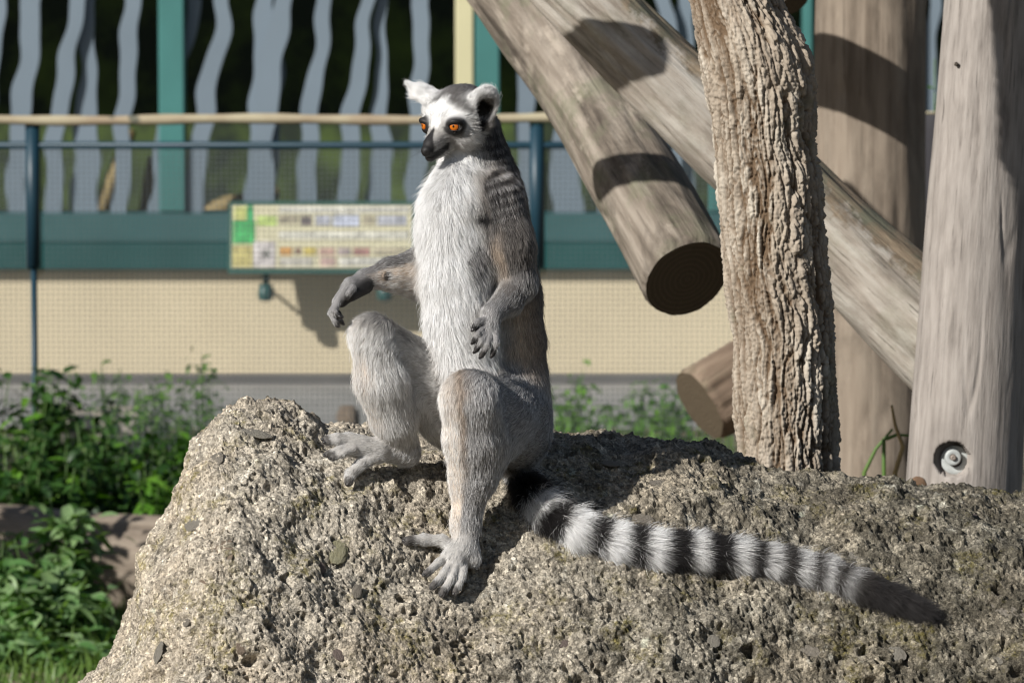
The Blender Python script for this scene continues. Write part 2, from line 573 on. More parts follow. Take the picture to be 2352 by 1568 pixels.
# ------------------------------------------------------------------ building behind the fence
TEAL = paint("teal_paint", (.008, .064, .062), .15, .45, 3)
TEAL_B = paint("upper_beam_teal", (.030, .094, .097), .12, .5, 3)  # lighter teal for the upper half of the beam
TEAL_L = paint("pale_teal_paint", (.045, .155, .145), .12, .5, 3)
CREAM = paint("cream_render", (.55, .475, .335), .05, .9, 2.5, .1)
GREYP = paint("grey_blue_paint", (.145, .185, .222), .08, .55, 2)
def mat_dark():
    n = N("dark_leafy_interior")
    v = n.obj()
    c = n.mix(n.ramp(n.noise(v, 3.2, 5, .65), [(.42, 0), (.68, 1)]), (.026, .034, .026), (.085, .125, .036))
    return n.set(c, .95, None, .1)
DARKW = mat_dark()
YEL = paint("pale_yellow_paint", (.50, .47, .29), .08, .6, 2)
OCHRE = paint("ochre_timber", (.24, .185, .085), .25, .8, 8)
BD = 16.30
bld = empty("building", (0, BD, 0))
tag(bld, "animal house with cream plinth, teal beam and tree-shaped grey bars in its openings", "building")
def bpart(name, mat, x0, y0, x1, y1, d, depth, parent=None, bev=.004):
    """a box whose front face fills a rectangle of the facade"""
    a, b = P(x0, y1, d), P(x1, y0, d)
    c = np.array(((a[0] + b[0]) / 2, d + depth / 2, (a[2] + b[2]) / 2))
    m = MB(); m.box(c - np.array((0, BD, 0)), (b[0] - a[0], depth, b[2] - a[2]), bev=bev)
    return m.build(name, mat, parent or bld)
zb = P(0, 618, BD)[2]; zt = P(0, 490, BD)[2]
def wbox(name, mat, x0, x1, d0, d1, z0, z1, parent=None, bev=.004):
    m = MB(); m.box(((x0 + x1) / 2, (d0 + d1) / 2 - BD, (z0 + z1) / 2), (x1 - x0, d1 - d0, z1 - z0), bev=bev)
    return m.build(name, mat, parent or bld)
pl = wbox("plinth_wall", CREAM, -7, 7, BD, BD + .30, -.05, zb - .002)
wbox("plinth_skirting", paint("skirting_shadow_grey", (.10, .095, .09), .15, .8, 4), -7, 7, BD - .02, BD - .001, -.05, P(0, 858, BD)[2])  # skirting strip, its dark grey includes the shadow along the wall foot
zm = P(0, 556, BD - .05)[2]
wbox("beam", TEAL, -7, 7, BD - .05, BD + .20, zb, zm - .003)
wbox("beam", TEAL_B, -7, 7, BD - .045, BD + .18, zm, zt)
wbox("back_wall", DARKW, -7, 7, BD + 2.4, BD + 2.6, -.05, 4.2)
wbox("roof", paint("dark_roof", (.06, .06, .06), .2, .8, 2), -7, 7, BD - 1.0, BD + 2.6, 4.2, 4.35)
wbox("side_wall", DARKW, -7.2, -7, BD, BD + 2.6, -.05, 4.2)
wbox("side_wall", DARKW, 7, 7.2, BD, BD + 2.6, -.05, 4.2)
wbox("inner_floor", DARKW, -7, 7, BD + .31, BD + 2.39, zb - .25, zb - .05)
wbox("lintel", TEAL, -7, 7, BD - .02, BD + .14, 2.75, 4.198)
ZTOP = 2.748
def column(x0, x1, mat, d=BD + .02, dp=.12, name="column", z0=None):
    a, b = P(x0, 300, d)[0], P(x1, 300, d)[0]
    return wbox(name, mat, a, b, d, d + dp, zt + .002 if z0 is None else z0, ZTOP)
column(365, 424, TEAL_L)
column(1092, 1148, TEAL_L)
column(1046, 1088, YEL)
column(1844, 1866, TEAL_L)
column(2108, 2120, TEAL_L)
column(1630, 1700, TEAL_L)
# tree-shaped bars cut from grey board: each outline is (y, x left, x right) down the facade
def bar(rows, d=BD + .04, th=.03, mat=GREYP):
    rows = sorted(rows)
    ys = np.array([r[0] for r in rows], float)
    yy = np.linspace(ys[0], ys[-1], 60)
    l = np.interp(yy, ys, [r[1] for r in rows]); r_ = np.interp(yy, ys, [r[2] for r in rows])
    wob = 5.0 * np.sin(yy / 31.0 + ys[-1] * .1 + rows[1][1] * .37) + 3.5 * np.sin(yy / 17.0 + rows[1][1] * .9)
    l = l + wob + 2.0; r_ = r_ + wob * .8 - 2.0 + 1.5 * np.sin(yy / 23.0 + rows[1][1])
    for _ in range(3):
        l[1:-1] = .25 * l[:-2] + .5 * l[1:-1] + .25 * l[2:]; r_[1:-1] = .25 * r_[:-2] + .5 * r_[1:-1] + .25 * r_[2:]
    V, F = [], []
    n = len(yy)
    for dd in (d, d + th):
        for k in range(n):
            V.append(P(l[k], yy[k], d)[[0, 1, 2]] + np.array((0, dd - d - BD, 0)))
            V.append(P(r_[k], yy[k], d)[[0, 1, 2]] + np.array((0, dd - d - BD, 0)))
    for k in range(n - 1):
        a = 2 * k; b = a + 2 * n
        F += [(a, a + 2, a + 3, a + 1), (b, b + 1, b + 3, b + 2), (a, b, b + 2, a + 2), (a + 1, a + 3, b + 3, b + 1)]
    F += [(0, 1, 2 * n + 1, 2 * n), (2 * n - 2, 4 * n - 2, 4 * n - 1, 2 * n - 1)]
    return MB().add(V, F).build("tree_shaped_bar", mat, bld)
TOPY = -240
bars = [
    [(TOPY, -40, 10), (0, -28, 14), (100, -40, 8), (230, -60, -10), (490, -60, -20)],
    [(TOPY, 70, 130), (0, 48, 98), (120, 42, 90), (200, 30, 82), (300, 18, 66), (490, 12, 62)],
    [(TOPY, 170, 215), (0, 158, 196), (100, 142, 182), (200, 122, 168), (300, 106, 148), (490, 98, 142)],
    [(TOPY, 190, 240), (0, 180, 218), (90, 184, 220), (180, 180, 222), (300, 168, 228), (490, 160, 228)],
    [(TOPY, 290, 345), (0, 280, 322), (90, 276, 320), (180, 270, 312), (300, 262, 302), (490, 258, 298)],
    [(TOPY, 420, 460), (0, 428, 462), (60, 425, 455), (120, 410, 440), (180, 405, 420), (260, 360, 372), (400, 350, 372), (490, 335, 372)],
    [(TOPY, 500, 550), (0, 494, 530), (90, 486, 530), (150, 466, 512), (220, 448, 496), (300, 440, 488), (400, 430, 474), (490, 416, 462)],
    [(TOPY, 565, 620), (0, 590, 628), (60, 582, 636), (150, 578, 655), (300, 570, 640), (490, 562, 640)],
    [(TOPY, 660, 720), (0, 632, 672), (60, 610, 664), (150, 590, 652), (300, 585, 630), (490, 575, 630)],
    [(TOPY, 735, 790), (0, 728, 764), (70, 722, 760), (150, 712, 750), (230, 692, 738), (300, 686, 730), (490, 682, 730)],
    [(TOPY, 830, 880), (0, 826, 860), (90, 816, 852), (180, 800, 845), (280, 782, 828), (490, 776, 826)],
    [(TOPY, 870, 920), (0, 860, 890), (100, 862, 890), (200, 856, 890), (300, 850, 898), (490, 840, 904)],
    [(TOPY, 960, 1010), (0, 948, 990), (100, 946, 986), (250, 940, 984), (490, 930, 982)],
    [(TOPY, 1200, 1250), (0, 1180, 1226), (140, 1182, 1224), (300, 1186, 1232), (490, 1184, 1234)],
    [(TOPY, 1300, 1350), (0, 1290, 1334), (200, 1280, 1330), (320, 1266, 1330), (490, 1262, 1340)],
    [(TOPY, 1400, 1450), (0, 1390, 1440), (490, 1370, 1420)],
    [(TOPY, 1500, 1545), (0, 1500, 1538), (70, 1516, 1556), (140, 1540, 1580), (490, 1520, 1560)],
    [(TOPY, 1590, 1630), (0, 1560, 1600), (80, 1548, 1592), (160, 1552, 1590), (490, 1550, 1600)],
    [(TOPY, 2125, 2170), (0, 2130, 2160), (200, 2118, 2150), (490, 2118, 2150)],
    [(TOPY, 2230, 2290), (200, 2220, 2280), (490, 2215, 2270)],
    [(TOPY, 1740, 1790), (200, 1730, 1790), (490, 1740, 1800)], [(TOPY, 1950, 2010), (200, 1960, 2010), (490, 1950, 2000)],
]
for k in range(11):                                     # the row goes on to both sides of the picture
    for x_ in (2440 + 88 * k, -130 - 88 * k):
        w_ = 26 + 9 * math.sin(k * 2.1); l_ = 18 * math.sin(k * 1.3)
        bars.append([(TOPY, x_ - w_ + l_, x_ + w_ + l_), (100, x_ - w_ * .8, x_ + w_ * .7), (260, x_ - w_ - l_, x_ + w_ - l_), (490, x_ - w_ * 1.1, x_ + w_ * 1.1)])
for k, b_ in enumerate(bars):
    bar([(min(y, 489), l, r_) for y, l, r_ in b_], d=BD + .045 + .034 * (k % 2))
# timber climbing poles inside the house
def pole(name, pts, rad, mat, label, cat, group=None, n=12):
    o = empty(name, pts[0]); tag(o, label, cat, group)
    m = MB(); m.tube([np.asarray(p) - pts[0] for p in pts], rad, n)
    m.build("pole_shaft", mat, o, True)
    return o
pole("climbing_pole", [P(228, 500, BD + .5), P(262, 400, BD + .55), P(300, 300, BD + .6)], [.026, .024, .02], OCHRE, "ochre pole leaning behind the grey bars left of the teal column", "pole", "poles inside the animal house")
pole("climbing_pole", [P(332, 500, BD + .5), P(345, 420, BD + .5), P(352, 360, BD + .5)], [.024, .024, .02], paint("brown_timber", (.17, .12, .05), .25, .8, 8), "short brown pole just left of the teal column behind the bars", "pole", "poles inside the animal house")
pole("climbing_pole", [P(440, 505, BD + .6), P(520, 470, BD + .6), P(640, 440, BD + .6)], [.030, .028, .02], OCHRE, "ochre log lying low behind the bars right of the teal column", "log", "poles inside the animal house")
# ------------------------------------------------------------------ information panel in front of the plinth
SD_ = 16.10
sign = empty("information_panel", (P(740, 600, SD_)[0], SD_, 0))
tag(sign, "long low information board with rows of small pictures on two stubby legs", "sign")
SGN = paint("board_green", (.015, .075, .06), .1, .45, 4)
def spart(name, mat, x0, y0, x1, y1, off, th, bev=.002):
    a, b = P(x0, y1, SD_), P(x1, y0, SD_)
    so = np.array(sign.location)
    ctr = (P(740, 545, SD_))
    # the board leans back a little towards the wall
    cx_, cz_ = (a[0] + b[0]) / 2, (a[2] + b[2]) / 2
    m = MB()
    til = R(-14)
    lz = cz_ - ctr[2]
    rot = Matrix.Rotation(til, 4, 'X')
    lift = Vector((0, off, lz / math.cos(til)))
    q = rot @ lift
    m.box((cx_ - so[0], q.y + (ctr[1] - so[1]), q.z + ctr[2] - so[2]), (b[0] - a[0], th, (b[2] - a[2]) / math.cos(til)), rot, bev)
    return m.build(name, mat, sign)
spart("board", SGN, 526, 466, 954, 628, 0, .03)
CRM = paint("print_cream", (.52, .49, .34), .06, .5, 20)
spart("printed_sheet", CRM, 533, 474, 946, 618, -.0172, .003, .0005)
GRN = paint("print_green", (.055, .33, .10), .15, .5, 12); LIM = paint("print_lime", (.30, .46, .16), .2, .5, 10); YGR = paint("print_yellow", (.50, .46, .17), .12, .5, 10)
def pic(col_, x0, y0, x1, y1, k):
    spart("picture", paint("print_ink_%d" % k, col_, .35, .5, 40), x0, y0, x1, y1, -.0200, .002, .0004)
for k, (c, x0, y0, x1, y1) in enumerate([
        ((.06, .36, .11), 536, 510, 586, 562), ((.05, .30, .11), 567, 476, 582, 510), ((.45, .47, .16), 538, 478, 566, 508), ((.36, .46, .15), 590, 500, 636, 522),
        ((.45, .40, .16), 536, 566, 580, 614), ((.50, .47, .46), 584, 556, 634, 614), ((.22, .38, .20), 602, 576, 622, 596),
        ((.30, .27, .20), 642, 498, 684, 516), ((.13, .11, .11), 690, 500, 716, 520), ((.36, .37, .42), 724, 498, 760, 520), ((.40, .43, .52), 766, 496, 826, 524), ((.30, .27, .20), 834, 500, 858, 518), ((.35, .36, .40), 866, 498, 934, 520),
        ((.52, .51, .46), 640, 478, 940, 492), ((.52, .51, .44), 640, 534, 940, 552),
        ((.44, .24, .08), 644, 570, 672, 588), ((.16, .10, .07), 678, 572, 692, 586), ((.42, .34, .10), 698, 570, 726, 588), ((.45, .30, .25), 734, 572, 770, 588), ((.36, .30, .29), 776, 572, 806, 588), ((.33, .18, .16), 812, 572, 850, 588), ((.40, .36, .26), 858, 570, 932, 588),
        ((.50, .48, .42), 644, 594, 720, 612), ((.50, .36, .32), 736, 592, 772, 612), ((.48, .47, .42), 780, 594, 936, 612)]):
    pic(c, x0, y0, x1, y1, k)
for x_ in (610, 884):
    a = P(x_, 628, SD_ + .02)
    m = MB(); so = np.array(sign.location)
    m.tube([a - so, np.array((a[0] - so[0], .02, P(0, 655, SD_)[2]))], [.011, .011], 10)
    m.build("stem", SGN, sign, True)
    m = MB()
    c_ = np.array((a[0] - so[0], .02, P(0, 672, SD_)[2]))
    m.tube([c_ + (0, 0, .026), c_ + (0, 0, .022), c_ + (0, 0, -.012), c_ + (0, 0, -.026), c_ + (0, 0, -.030)], [.012, .022, .027, .020, .006], 14)
    m.build("lamp_head", paint("lamp_green", (.02, .07, .065), .1, .4, 4), sign, True)
    m = MB(); e = np.array((a[0] - so[0], BD - SD_, P(0, 662, BD)[2]))
    m.tube([c_, e], [.006, .006], 8)
    m.build("wall_arm", SGN, sign, True)

# ------------------------------------------------------------------ wire fence
FD = 12.3
BLUE = paint("blue_green_metal", (.009, .036, .056), .15, .45, 5)
fence = empty("wire_fence", (0, FD, 0))
tag(fence, "low blue-green wire mesh fence with a pale wooden rail along its top", "fence")
def fz(y): return P(0, y, FD)[2]
def fx(x): return P(x, 600, FD)[0]
for x_ in (77, 1233, 2390, -1080):
    m = MB()
    top = fz(284)
    m.tube([(fx(x_), 0, fz(614)), (fx(x_), 0, top)], [.0175, .0175], 14)
    m.tube([(fx(x_), 0, -.05), (fx(x_), 0, fz(614) + .003)], [.0075, .0075], 10)
    p_ = m.build("post", BLUE, fence, True)
    m = MB(); m.tube([(fx(x_), 0, top - .001), (fx(x_), 0, top + .008), (fx(x_), 0, top + .016)], [.0195, .0185, .007], 14)
    m.build("post_cap", paint("post_cap_teal", (.06, .20, .22), .1, .4, 5), p_, True)
def mat_rail():
    n = N("weathered_rail")
    v = n.obj((1, 1, 1))
    c = n.mix(n.ramp(n.noise(v, 7, 4), [(.4, 0), (.62, 1)]), (.38, .335, .23), (.30, .235, .16))
    c = n.mix(n.ramp(n.noise(v, 14, 3), [(.62, 0), (.68, 1)]), c, (.12, .12, .09))
    return n.set(c, .85)
pts = [np.array((x, -.021 + .004 * math.sin(x * 3), fz(271) + .0035 * math.sin(x * 2.1) + .003 * math.sin(x * 7.3))) for x in np.linspace(-2.6, 2.6, 80)]
m = MB(); m.tube(pts, [.0122 + .0015 * math.sin(i * 1.7) for i in range(80)], 10); m.build("top_rail", mat_rail(), fence, True)
m = MB(); m.tube([(-2.6, 0, fz(334)), (2.6, 0, fz(334))], .009, 8); m.build("mid_rail", BLUE, fence, True)
mesh = MB()
pw = .0127; zs0, zs1 = .01, fz(330)
def wire(a, b, r=.00095):
    mesh.tube([a, b], r, 4, False)
xx = -2.45
while xx < 2.45:
    wire((xx, 0, zs0), (xx, 0, zs1)); xx += pw
zz = zs0
while zz < zs1:
    wire((-2.45, .002, zz), (2.45, .002, zz)); zz += pw
wm_ = mesh.build("mesh_wires", paint("dull_wire", (.10, .115, .12), .2, .6, 6), fence, False)
tag(wm_, kind='stuff')

# ------------------------------------------------------------------ timber climbing frame
def mat_timber(name, light, mid, dark, green=.0, grain=(26, 26, 2.2), bumpd=.004, half=None, stain=0.0):
    """grain runs along local Z"""
    n = N(name)
    v = n.obj(grain); v0 = n.obj()
    g1 = n.noise(v, 1.0, 7, .62)
    c = n.ramp(g1, [(.30, dark), (.46, mid), (.64, light)])
    c = n.mix(n.math('MULTIPLY', n.ramp(n.noise(v0, 7, 5, .6), [(.42, 0), (.66, 1)]), .55), c, mid)
    v2 = n.obj((grain[0] * 3.2, grain[1] * 3.2, grain[2] * 1.1))
    cr = n.ramp(n.noise(v2, 1.0, 4, .6), [(.30, 1), (.38, 0)])
    c = n.mix(n.math('MULTIPLY', cr, .65), c, tuple(x * .35 for x in dark))
    if green > 0:
        gm = n.ramp(n.noise(v0, 9, 6, .7), [(.5, 0), (.62, 1)])
        c = n.mix(n.math('MULTIPLY', gm, green), c, (.13, .14, .085))
    if stain:                                              # weathered dark blotches and knots
        sv = n.obj((1, 1, .45))
        sm = n.ramp(n.noise(sv, 9, 6, .68, .6), [(.47, 0), (.62, 1)])
        c = n.mix(n.math('MULTIPLY', sm, stain), c, tuple(x * .55 for x in dark))
        sm = n.ramp(n.noise(sv, 15, 5, .7), [(.56, 0), (.66, 1)])
        c = n.mix(n.math('MULTIPLY', sm, stain * .8), c, tuple(min(.6, x * 1.35) for x in light))
        kn = n.ramp(n.voro(n.obj((1, 1, .6)), 7), [(.09, 1), (.15, 0)])
        c = n.mix(n.math('MULTIPLY', kn, .8), c, tuple(x * .5 for x in dark))
    if half is not None:                                   # old bark left along one side of the log
        dp = n.node("ShaderNodeVectorMath", operation='DOT_PRODUCT'); n.L(v0, dp.inputs[0]); dp.inputs[1].default_value = half
        edge = n.math('ADD', n.math('MULTIPLY', dp.outputs["Value"], 14.0), n.math('MULTIPLY', n.math('SUBTRACT', n.noise(v0, 22, 5, .7), .5), 1.6))
        hm = n.ramp(edge, [(.40, 0), (.62, 1)])
        bk = n.mix(n.ramp(n.noise(v, 1.4, 6, .7), [(.35, 0), (.65, 1)]), (.085, .066, .046), (.30, .235, .165))
        bk = n.mix(n.ramp(n.noise(v0, 13, 6, .7), [(.46, 0), (.60, .75)]), bk, (.12, .13, .095))
        c = n.mix(hm, c, bk)
    h = n.bump(g1, .7, bumpd)
    h = n.bump(n.noise(v2, 1.0, 4, .6), .45, bumpd * .6, h)
    return n.set(c, .85, h, .2)
TIM_PALE = mat_timber("silver_timber", (.36, .325, .295), (.275, .245, .22), (.14, .122, .108), stain=.18, grain=(80, 80, 9), bumpd=.003)
TIM_BACK = mat_timber("tan_timber", (.28, .235, .185), (.21, .17, .132), (.12, .095, .072), stain=.35, grain=(38, 38, 3.0))
TIM_LOG = mat_timber("grey_log_timber", (.46, .415, .35), (.31, .26, .205), (.10, .08, .058), green=.55, grain=(56, 56, 8), bumpd=.006)
TIM_BRN = mat_timber("brown_log_timber", (.30, .26, .215), (.18, .15, .12), (.062, .050, .040), stain=.75, green=.5, grain=(46, 46, 4.5), bumpd=.007)
TIM_DRK = mat_timber('dark_brown_timber', (.24, .18, .13), (.16, .115, .082), (.06, .045, .034), green=.3, grain=(46, 46, 4.5))
ENDG = None
def mat_end():
    n = N("cut_end_grain")
    v = n.obj()
    s_ = n.node("ShaderNodeSeparateXYZ"); n.L(v, s_.inputs[0])
    r_ = n.math('SQRT', n.math('ADD', n.math('POWER', s_.outputs[0], 2), n.math('POWER', s_.outputs[1], 2)))
    w_ = n.math('SINE', n.math('MULTIPLY', n.math('ADD', r_, n.math('MULTIPLY', n.noise(v, 10, 4), .016)), 760))
    c = n.mix(n.ramp(w_, [(.2, 0), (.8, 1)]), (.095, .074, .050), (.115, .09, .062))
    return n.set(c, .9, n.bump(n.noise(v, 60, 4), .5, .004), .1)
ENDG = mat_end()
def timber(name, a, b, ra, rb, mat, seed, n=72, m_=150, amp=.010, lumps=0, parent=None, endcap=False, ridges=.0, label=None, cat=None, group=None, bend=0.0, path=None):
    """round timber from a to b; local Z runs along the length"""
    a, b = np.asarray(a, float), np.asarray(b, float)
    L_ = np.linalg.norm(b - a)
    root = empty(name, a)
    q = Vector(b - a).to_track_quat('Z', 'Y')
    root.rotation_mode = 'QUATERNION'; root.rotation_quaternion = q
    if label: tag(root, label, cat, group)
    th = np.linspace(0, 2 * math.pi, n, endpoint=False); zz = np.linspace(0, L_, m_)
    TH, ZZ = np.meshgrid(th, zz, indexing='ij')
    cs = np.stack([np.cos(TH), np.sin(TH)], -1)
    rad = ra + (rb - ra) * ZZ / L_
    q3 = np.stack([cs[..., 0] * .35, cs[..., 1] * .35, ZZ * 1.0], -1).reshape(-1, 3)
    d = amp * perlin(q3, 3.2, seed) + .5 * amp * perlin(q3 * np.array((1, 1, .5)), 9, seed + 1)
    if ridges:
        qq = np.stack([cs[..., 0] * rad, cs[..., 1] * rad, ZZ * .10], -1).reshape(-1, 3)
        d = d - ridges * sstep(.12, .0, np.abs(perlin(qq, 28, seed + 2))) * sstep(-.1, .35, perlin(q3, 5, seed + 3))
    d = d.reshape(rad.shape)
    rim_ = sstep(0, .03, np.minimum(ZZ, L_ - ZZ))
    rad = rad + d * (.45 + .55 * rim_) - .004 * sstep(.012, 0, np.minimum(ZZ, L_ - ZZ))
    off = bend * np.sin(math.pi * ZZ / L_)
    offy = 0 * off
    if path is not None:                                  # crooked log: sideways offsets of inner way-points
        Ri = np.array(q.to_matrix())
        loc = (np.array(path) - a) @ Ri
        k_ = np.argsort(loc[:, 2])
        zx = np.concatenate([[0], loc[k_, 2], [L_]])
        ox = np.interp(zz, zx, np.concatenate([[0], loc[k_, 0], [0]])); oy = np.interp(zz, zx, np.concatenate([[0], loc[k_, 1], [0]]))
        for _ in range(400):
            ox[1:-1] = .25 * ox[:-2] + .5 * ox[1:-1] + .25 * ox[2:]; oy[1:-1] = .25 * oy[:-2] + .5 * oy[1:-1] + .25 * oy[2:]
        off = off + ox[None]; offy = offy + oy[None]
    V = np.stack([cs[..., 0] * rad + off, cs[..., 1] * rad + offy, ZZ], -1)
    ix = np.arange(n * m_).reshape(n, m_)
    nx = np.roll(ix, -1, 0)
    F = np.stack([ix[:, :-1], nx[:, :-1], nx[:, 1:], ix[:, 1:]], -1).reshape(-1, 4)
    sh = link("shaft", new_mesh("shaft", V.reshape(-1, 3), F), mat, root)
    for e_, z_ in ((0, 0.0), (m_ - 1, L_)):
        rim = V[:, e_]
        mb = MB(); mb.add(list(rim) + [np.array((off[0, e_], 0, z_ + (.002 if z_ else -.002)))], [((k, (k + 1) % n, n) if z_ else ((k + 1) % n, k, n)) for k in range(n)])
        mb.build("cut_end", ENDG, root, True)
    return root, V

# tall pale post at the right edge, with a bolt sunk in its foot
D1 = 7.18
q0, q1 = P(2213, 1110, D1), P(2279, 0, D1)
dv = (q1 - q0) / (q1[2] - q0[2])
pa = q0 + dv * (-.08 - q0[2]); pb = q0 + dv * (2.6 - q0[2])
Lp = np.linalg.norm(pb - pa)
rz = lambda z: .0823 + (z - q0[2]) / (q1[2] - q0[2]) * (.0665 - .0823)
post, PV = timber("timber_post", pa, pb, rz(-.08), rz(2.6), TIM_PALE, 101, 210, 900, .003, ridges=.0022,
                  label="tall pale weathered post at the right edge with a bolt sunk in its foot", cat="post", group="posts of the climbing frame")
sh = [o for o in bpy.data.objects if o.parent == post and o.name.startswith('shaft')][0]
HC = P(2188, 1057, D1 - .082)
co = PV.reshape(-1, 3).copy()
qm = np.array(post.rotation_quaternion.to_matrix())
wv_ = co @ qm.T + pa
dd2 = np.hypot(wv_[:, 0] - HC[0], (wv_[:, 2] - HC[2]))
fr_ = wv_[:, 1] < D1
hole = fr_ & (dd2 < .0242)
wv_[:, 1] = np.where(hole, np.maximum(wv_[:, 1], D1 - .046), wv_[:, 1])
lip = fr_ & (dd2 >= .0242) & (dd2 < .030)
wv_[:, 1] += np.where(lip, .0015 * (1 - (dd2 - .0242) / .0058), 0)
co = (wv_ - pa) @ qm
sh.data.vertices.foreach_set("co", co.astype(np.float32).ravel()); sh.data.update()
ZINC = paint("zinc_plated_steel", (.40, .42, .41), .12, .45, 60, .5)
bolt = empty("bolt", (0, 0, 0)); bolt.parent = post
bolt.matrix_parent_inverse = Matrix.Identity(4)
BM = (Matrix.LocRotScale(post.location, post.rotation_quaternion, None)).inverted()
def ringm(r0, r1, y0, y1, cx, cz, n=40):
    V, F = [], []
    for (r_, y) in ((r0, y1), (r1, y1), (r1, y0 + .001), (r1 - .001, y0), (r0 + .001, y0), (r0, y0 + .001)):
        for k in range(n):
            a_ = 2 * math.pi * k / n
            p_ = Vector((cx + r_ * math.cos(a_), y, cz + r_ * math.sin(a_)))
            V.append(tuple(BM @ p_))
    for i in range(6):
        j = (i + 1) % 6
        for k in range(n):
            F.append((i * n + k, i * n + (k + 1) % n, j * n + (k + 1) % n, j * n + k))
    return MB().add(V, F)
wx_, wz_ = HC[0] + .0035, HC[2] - .001
w_ = ringm(.0095, .0205, D1 - .0515, D1 - .0475, wx_ + .003, wz_ - .002); w_.build("washer", ZINC, bolt, True)
w_ = ringm(.0042, .0112, D1 - .062, D1 - .0475, wx_ - .001, wz_ + .003); w_.build("nut", ZINC, bolt, True)
w_ = ringm(.0001, .0040, D1 - .066, D1 - .0475, wx_ - .001, wz_ + .003); w_.build("bolt_end", paint("rusty_bolt", (.24, .20, .17), .2, .6, 200), bolt, True)
def dimple(par, px_, py_, d, sx, sz, mat, nm):
    c_ = Vector(P(px_, py_, d)); M_ = Matrix.LocRotScale(par.location, par.rotation_quaternion, None).inverted()
    me = pebble_mesh(3); me.name = nm; me.materials.append(mat)
    o = link(nm, me, None, par)
    o.matrix_local = M_ @ Matrix.Translation(c_) @ Matrix.Diagonal((sx, .004, sz, 1))
dimple(post, 2197, 148, D1 - .052, .0030, .0032, paint("knot_dark", (.05, .04, .03), .3, .9, 40), "knot")
dimple(post, 2110, 1110, D1 - .058, .011, .010, paint("knot_brown", (.14, .085, .05), .35, .9, 60), "knot")
dimple(post, 2322, 897, D1 - .042, .0042, .004, paint("chip_pale", (.42, .36, .30), .1, .9, 40), "wood_chip")

# broad post further back
D2 = 9.0
q0, q1 = P(1990, 1000, D2), P(1992, 0, D2)
back, _ = timber("timber_post", np.array((q0[0], D2, -.1)), np.array((q1[0] + .01, D2, 2.9)), .102, .093, TIM_BACK, 131, 96, 300, .006, ridges=.003,
                 label="broad tan post behind the bark-covered trunk, crossed by a dark band of shade", cat="post", group="posts of the climbing frame")
# the slanting logs
A0, A1 = P(1120, -205, 7.45), P(2245, 862, 7.36)
_qA = Vector(A1 - A0).to_track_quat('Z', 'Y').inverted()
_hv = _qA @ Vector((.60, 0, .72)); _hv = Vector((_hv.x, _hv.y, 0)).normalized()
TIM_LOG = mat_timber("half_barked_timber", (.47, .435, .385), (.33, .29, .245), (.13, .105, .082), stain=.30, green=.25, grain=(56, 56, 8), bumpd=.006, half=tuple(_hv))
timber("climbing_log", A0, A1, .050, .077, TIM_LOG, 151, 110, 420, .012, ridges=.004, bend=.006,
       label="long grey log slanting down from the top centre to the tall post at the right", cat="log", group="logs of the climbing frame")
B1 = P(1578, 640, 7.50)
timber("climbing_log", P(1020, -235, 8.30), B1, .062, .0695, TIM_BRN, 171, 110, 300, .006, ridges=.003,
       path=[P(1147, -50, 8.10), P(1290, 140, 7.93), P(1395, 300, 7.80), P(1490, 462, 7.65)],
       label="shorter brown log whose dark sawn end points at the camera beside the bark-covered trunk", cat="log", group="logs of the climbing frame")
timber("climbing_log", P(1990, 690, 9.25), P(1606, 930, 9.10), .066, .070, TIM_DRK, 191, 80, 120, .010, ridges=.004,
       label="low brown log stump behind the foot of the bark-covered trunk", cat="log", group="logs of the climbing frame")
timber("climbing_log", P(1700, -160, 8.30), P(1826, 6, 8.20), .034, .030, TIM_BRN, 201, 48, 60, .005, ridges=.002,
       label="dark log end just entering at the top edge right of the bark-covered trunk", cat="log", group="logs of the climbing frame")
sdv = np.array(sun_dir)
sA = P(1880, 150, 8.935); sB = P(2100, 275, 8.955)
bA, bB = sA + sdv * .60, sB + sdv * .60
bd = (bB - bA) / np.linalg.norm(bB - bA)
timber("crossbeam", bA - bd * .25, bB + bd * .10, .056, .056, TIM_BACK, 211, 40, 60, .004,
       label="round crossbeam above the broad tan post, throwing its shade on it", cat="beam")
qS = P(1480, 372, 7.60) + sdv * 1.0  # unseen log stub added for the shade it throws on the sawn log
dS = np.array((.80, -.25, .10)); dS /= np.linalg.norm(dS)
timber("climbing_log", qS - dS * .105, qS + dS * .20, .030, .034, TIM_BRN, 215, 40, 60, .006, ridges=.003,
       label="added log stub above the picture, put there to throw shade on the sawn log", cat="log", group="logs of the climbing frame")
# a dark post seen in the gap between the two right-hand posts
timber("dark_post", np.array((P(2150, 300, 10.6)[0], 10.6, -.05)), np.array((P(2150, 300, 10.6)[0], 10.6, P(2150, 262, 10.6)[2])), .036, .036, paint("black_timber", (.015, .014, .018), .3, .7, 10), 221, 40, 60, .002,
       label="black post in the gap left of the tall pale post", cat="post")

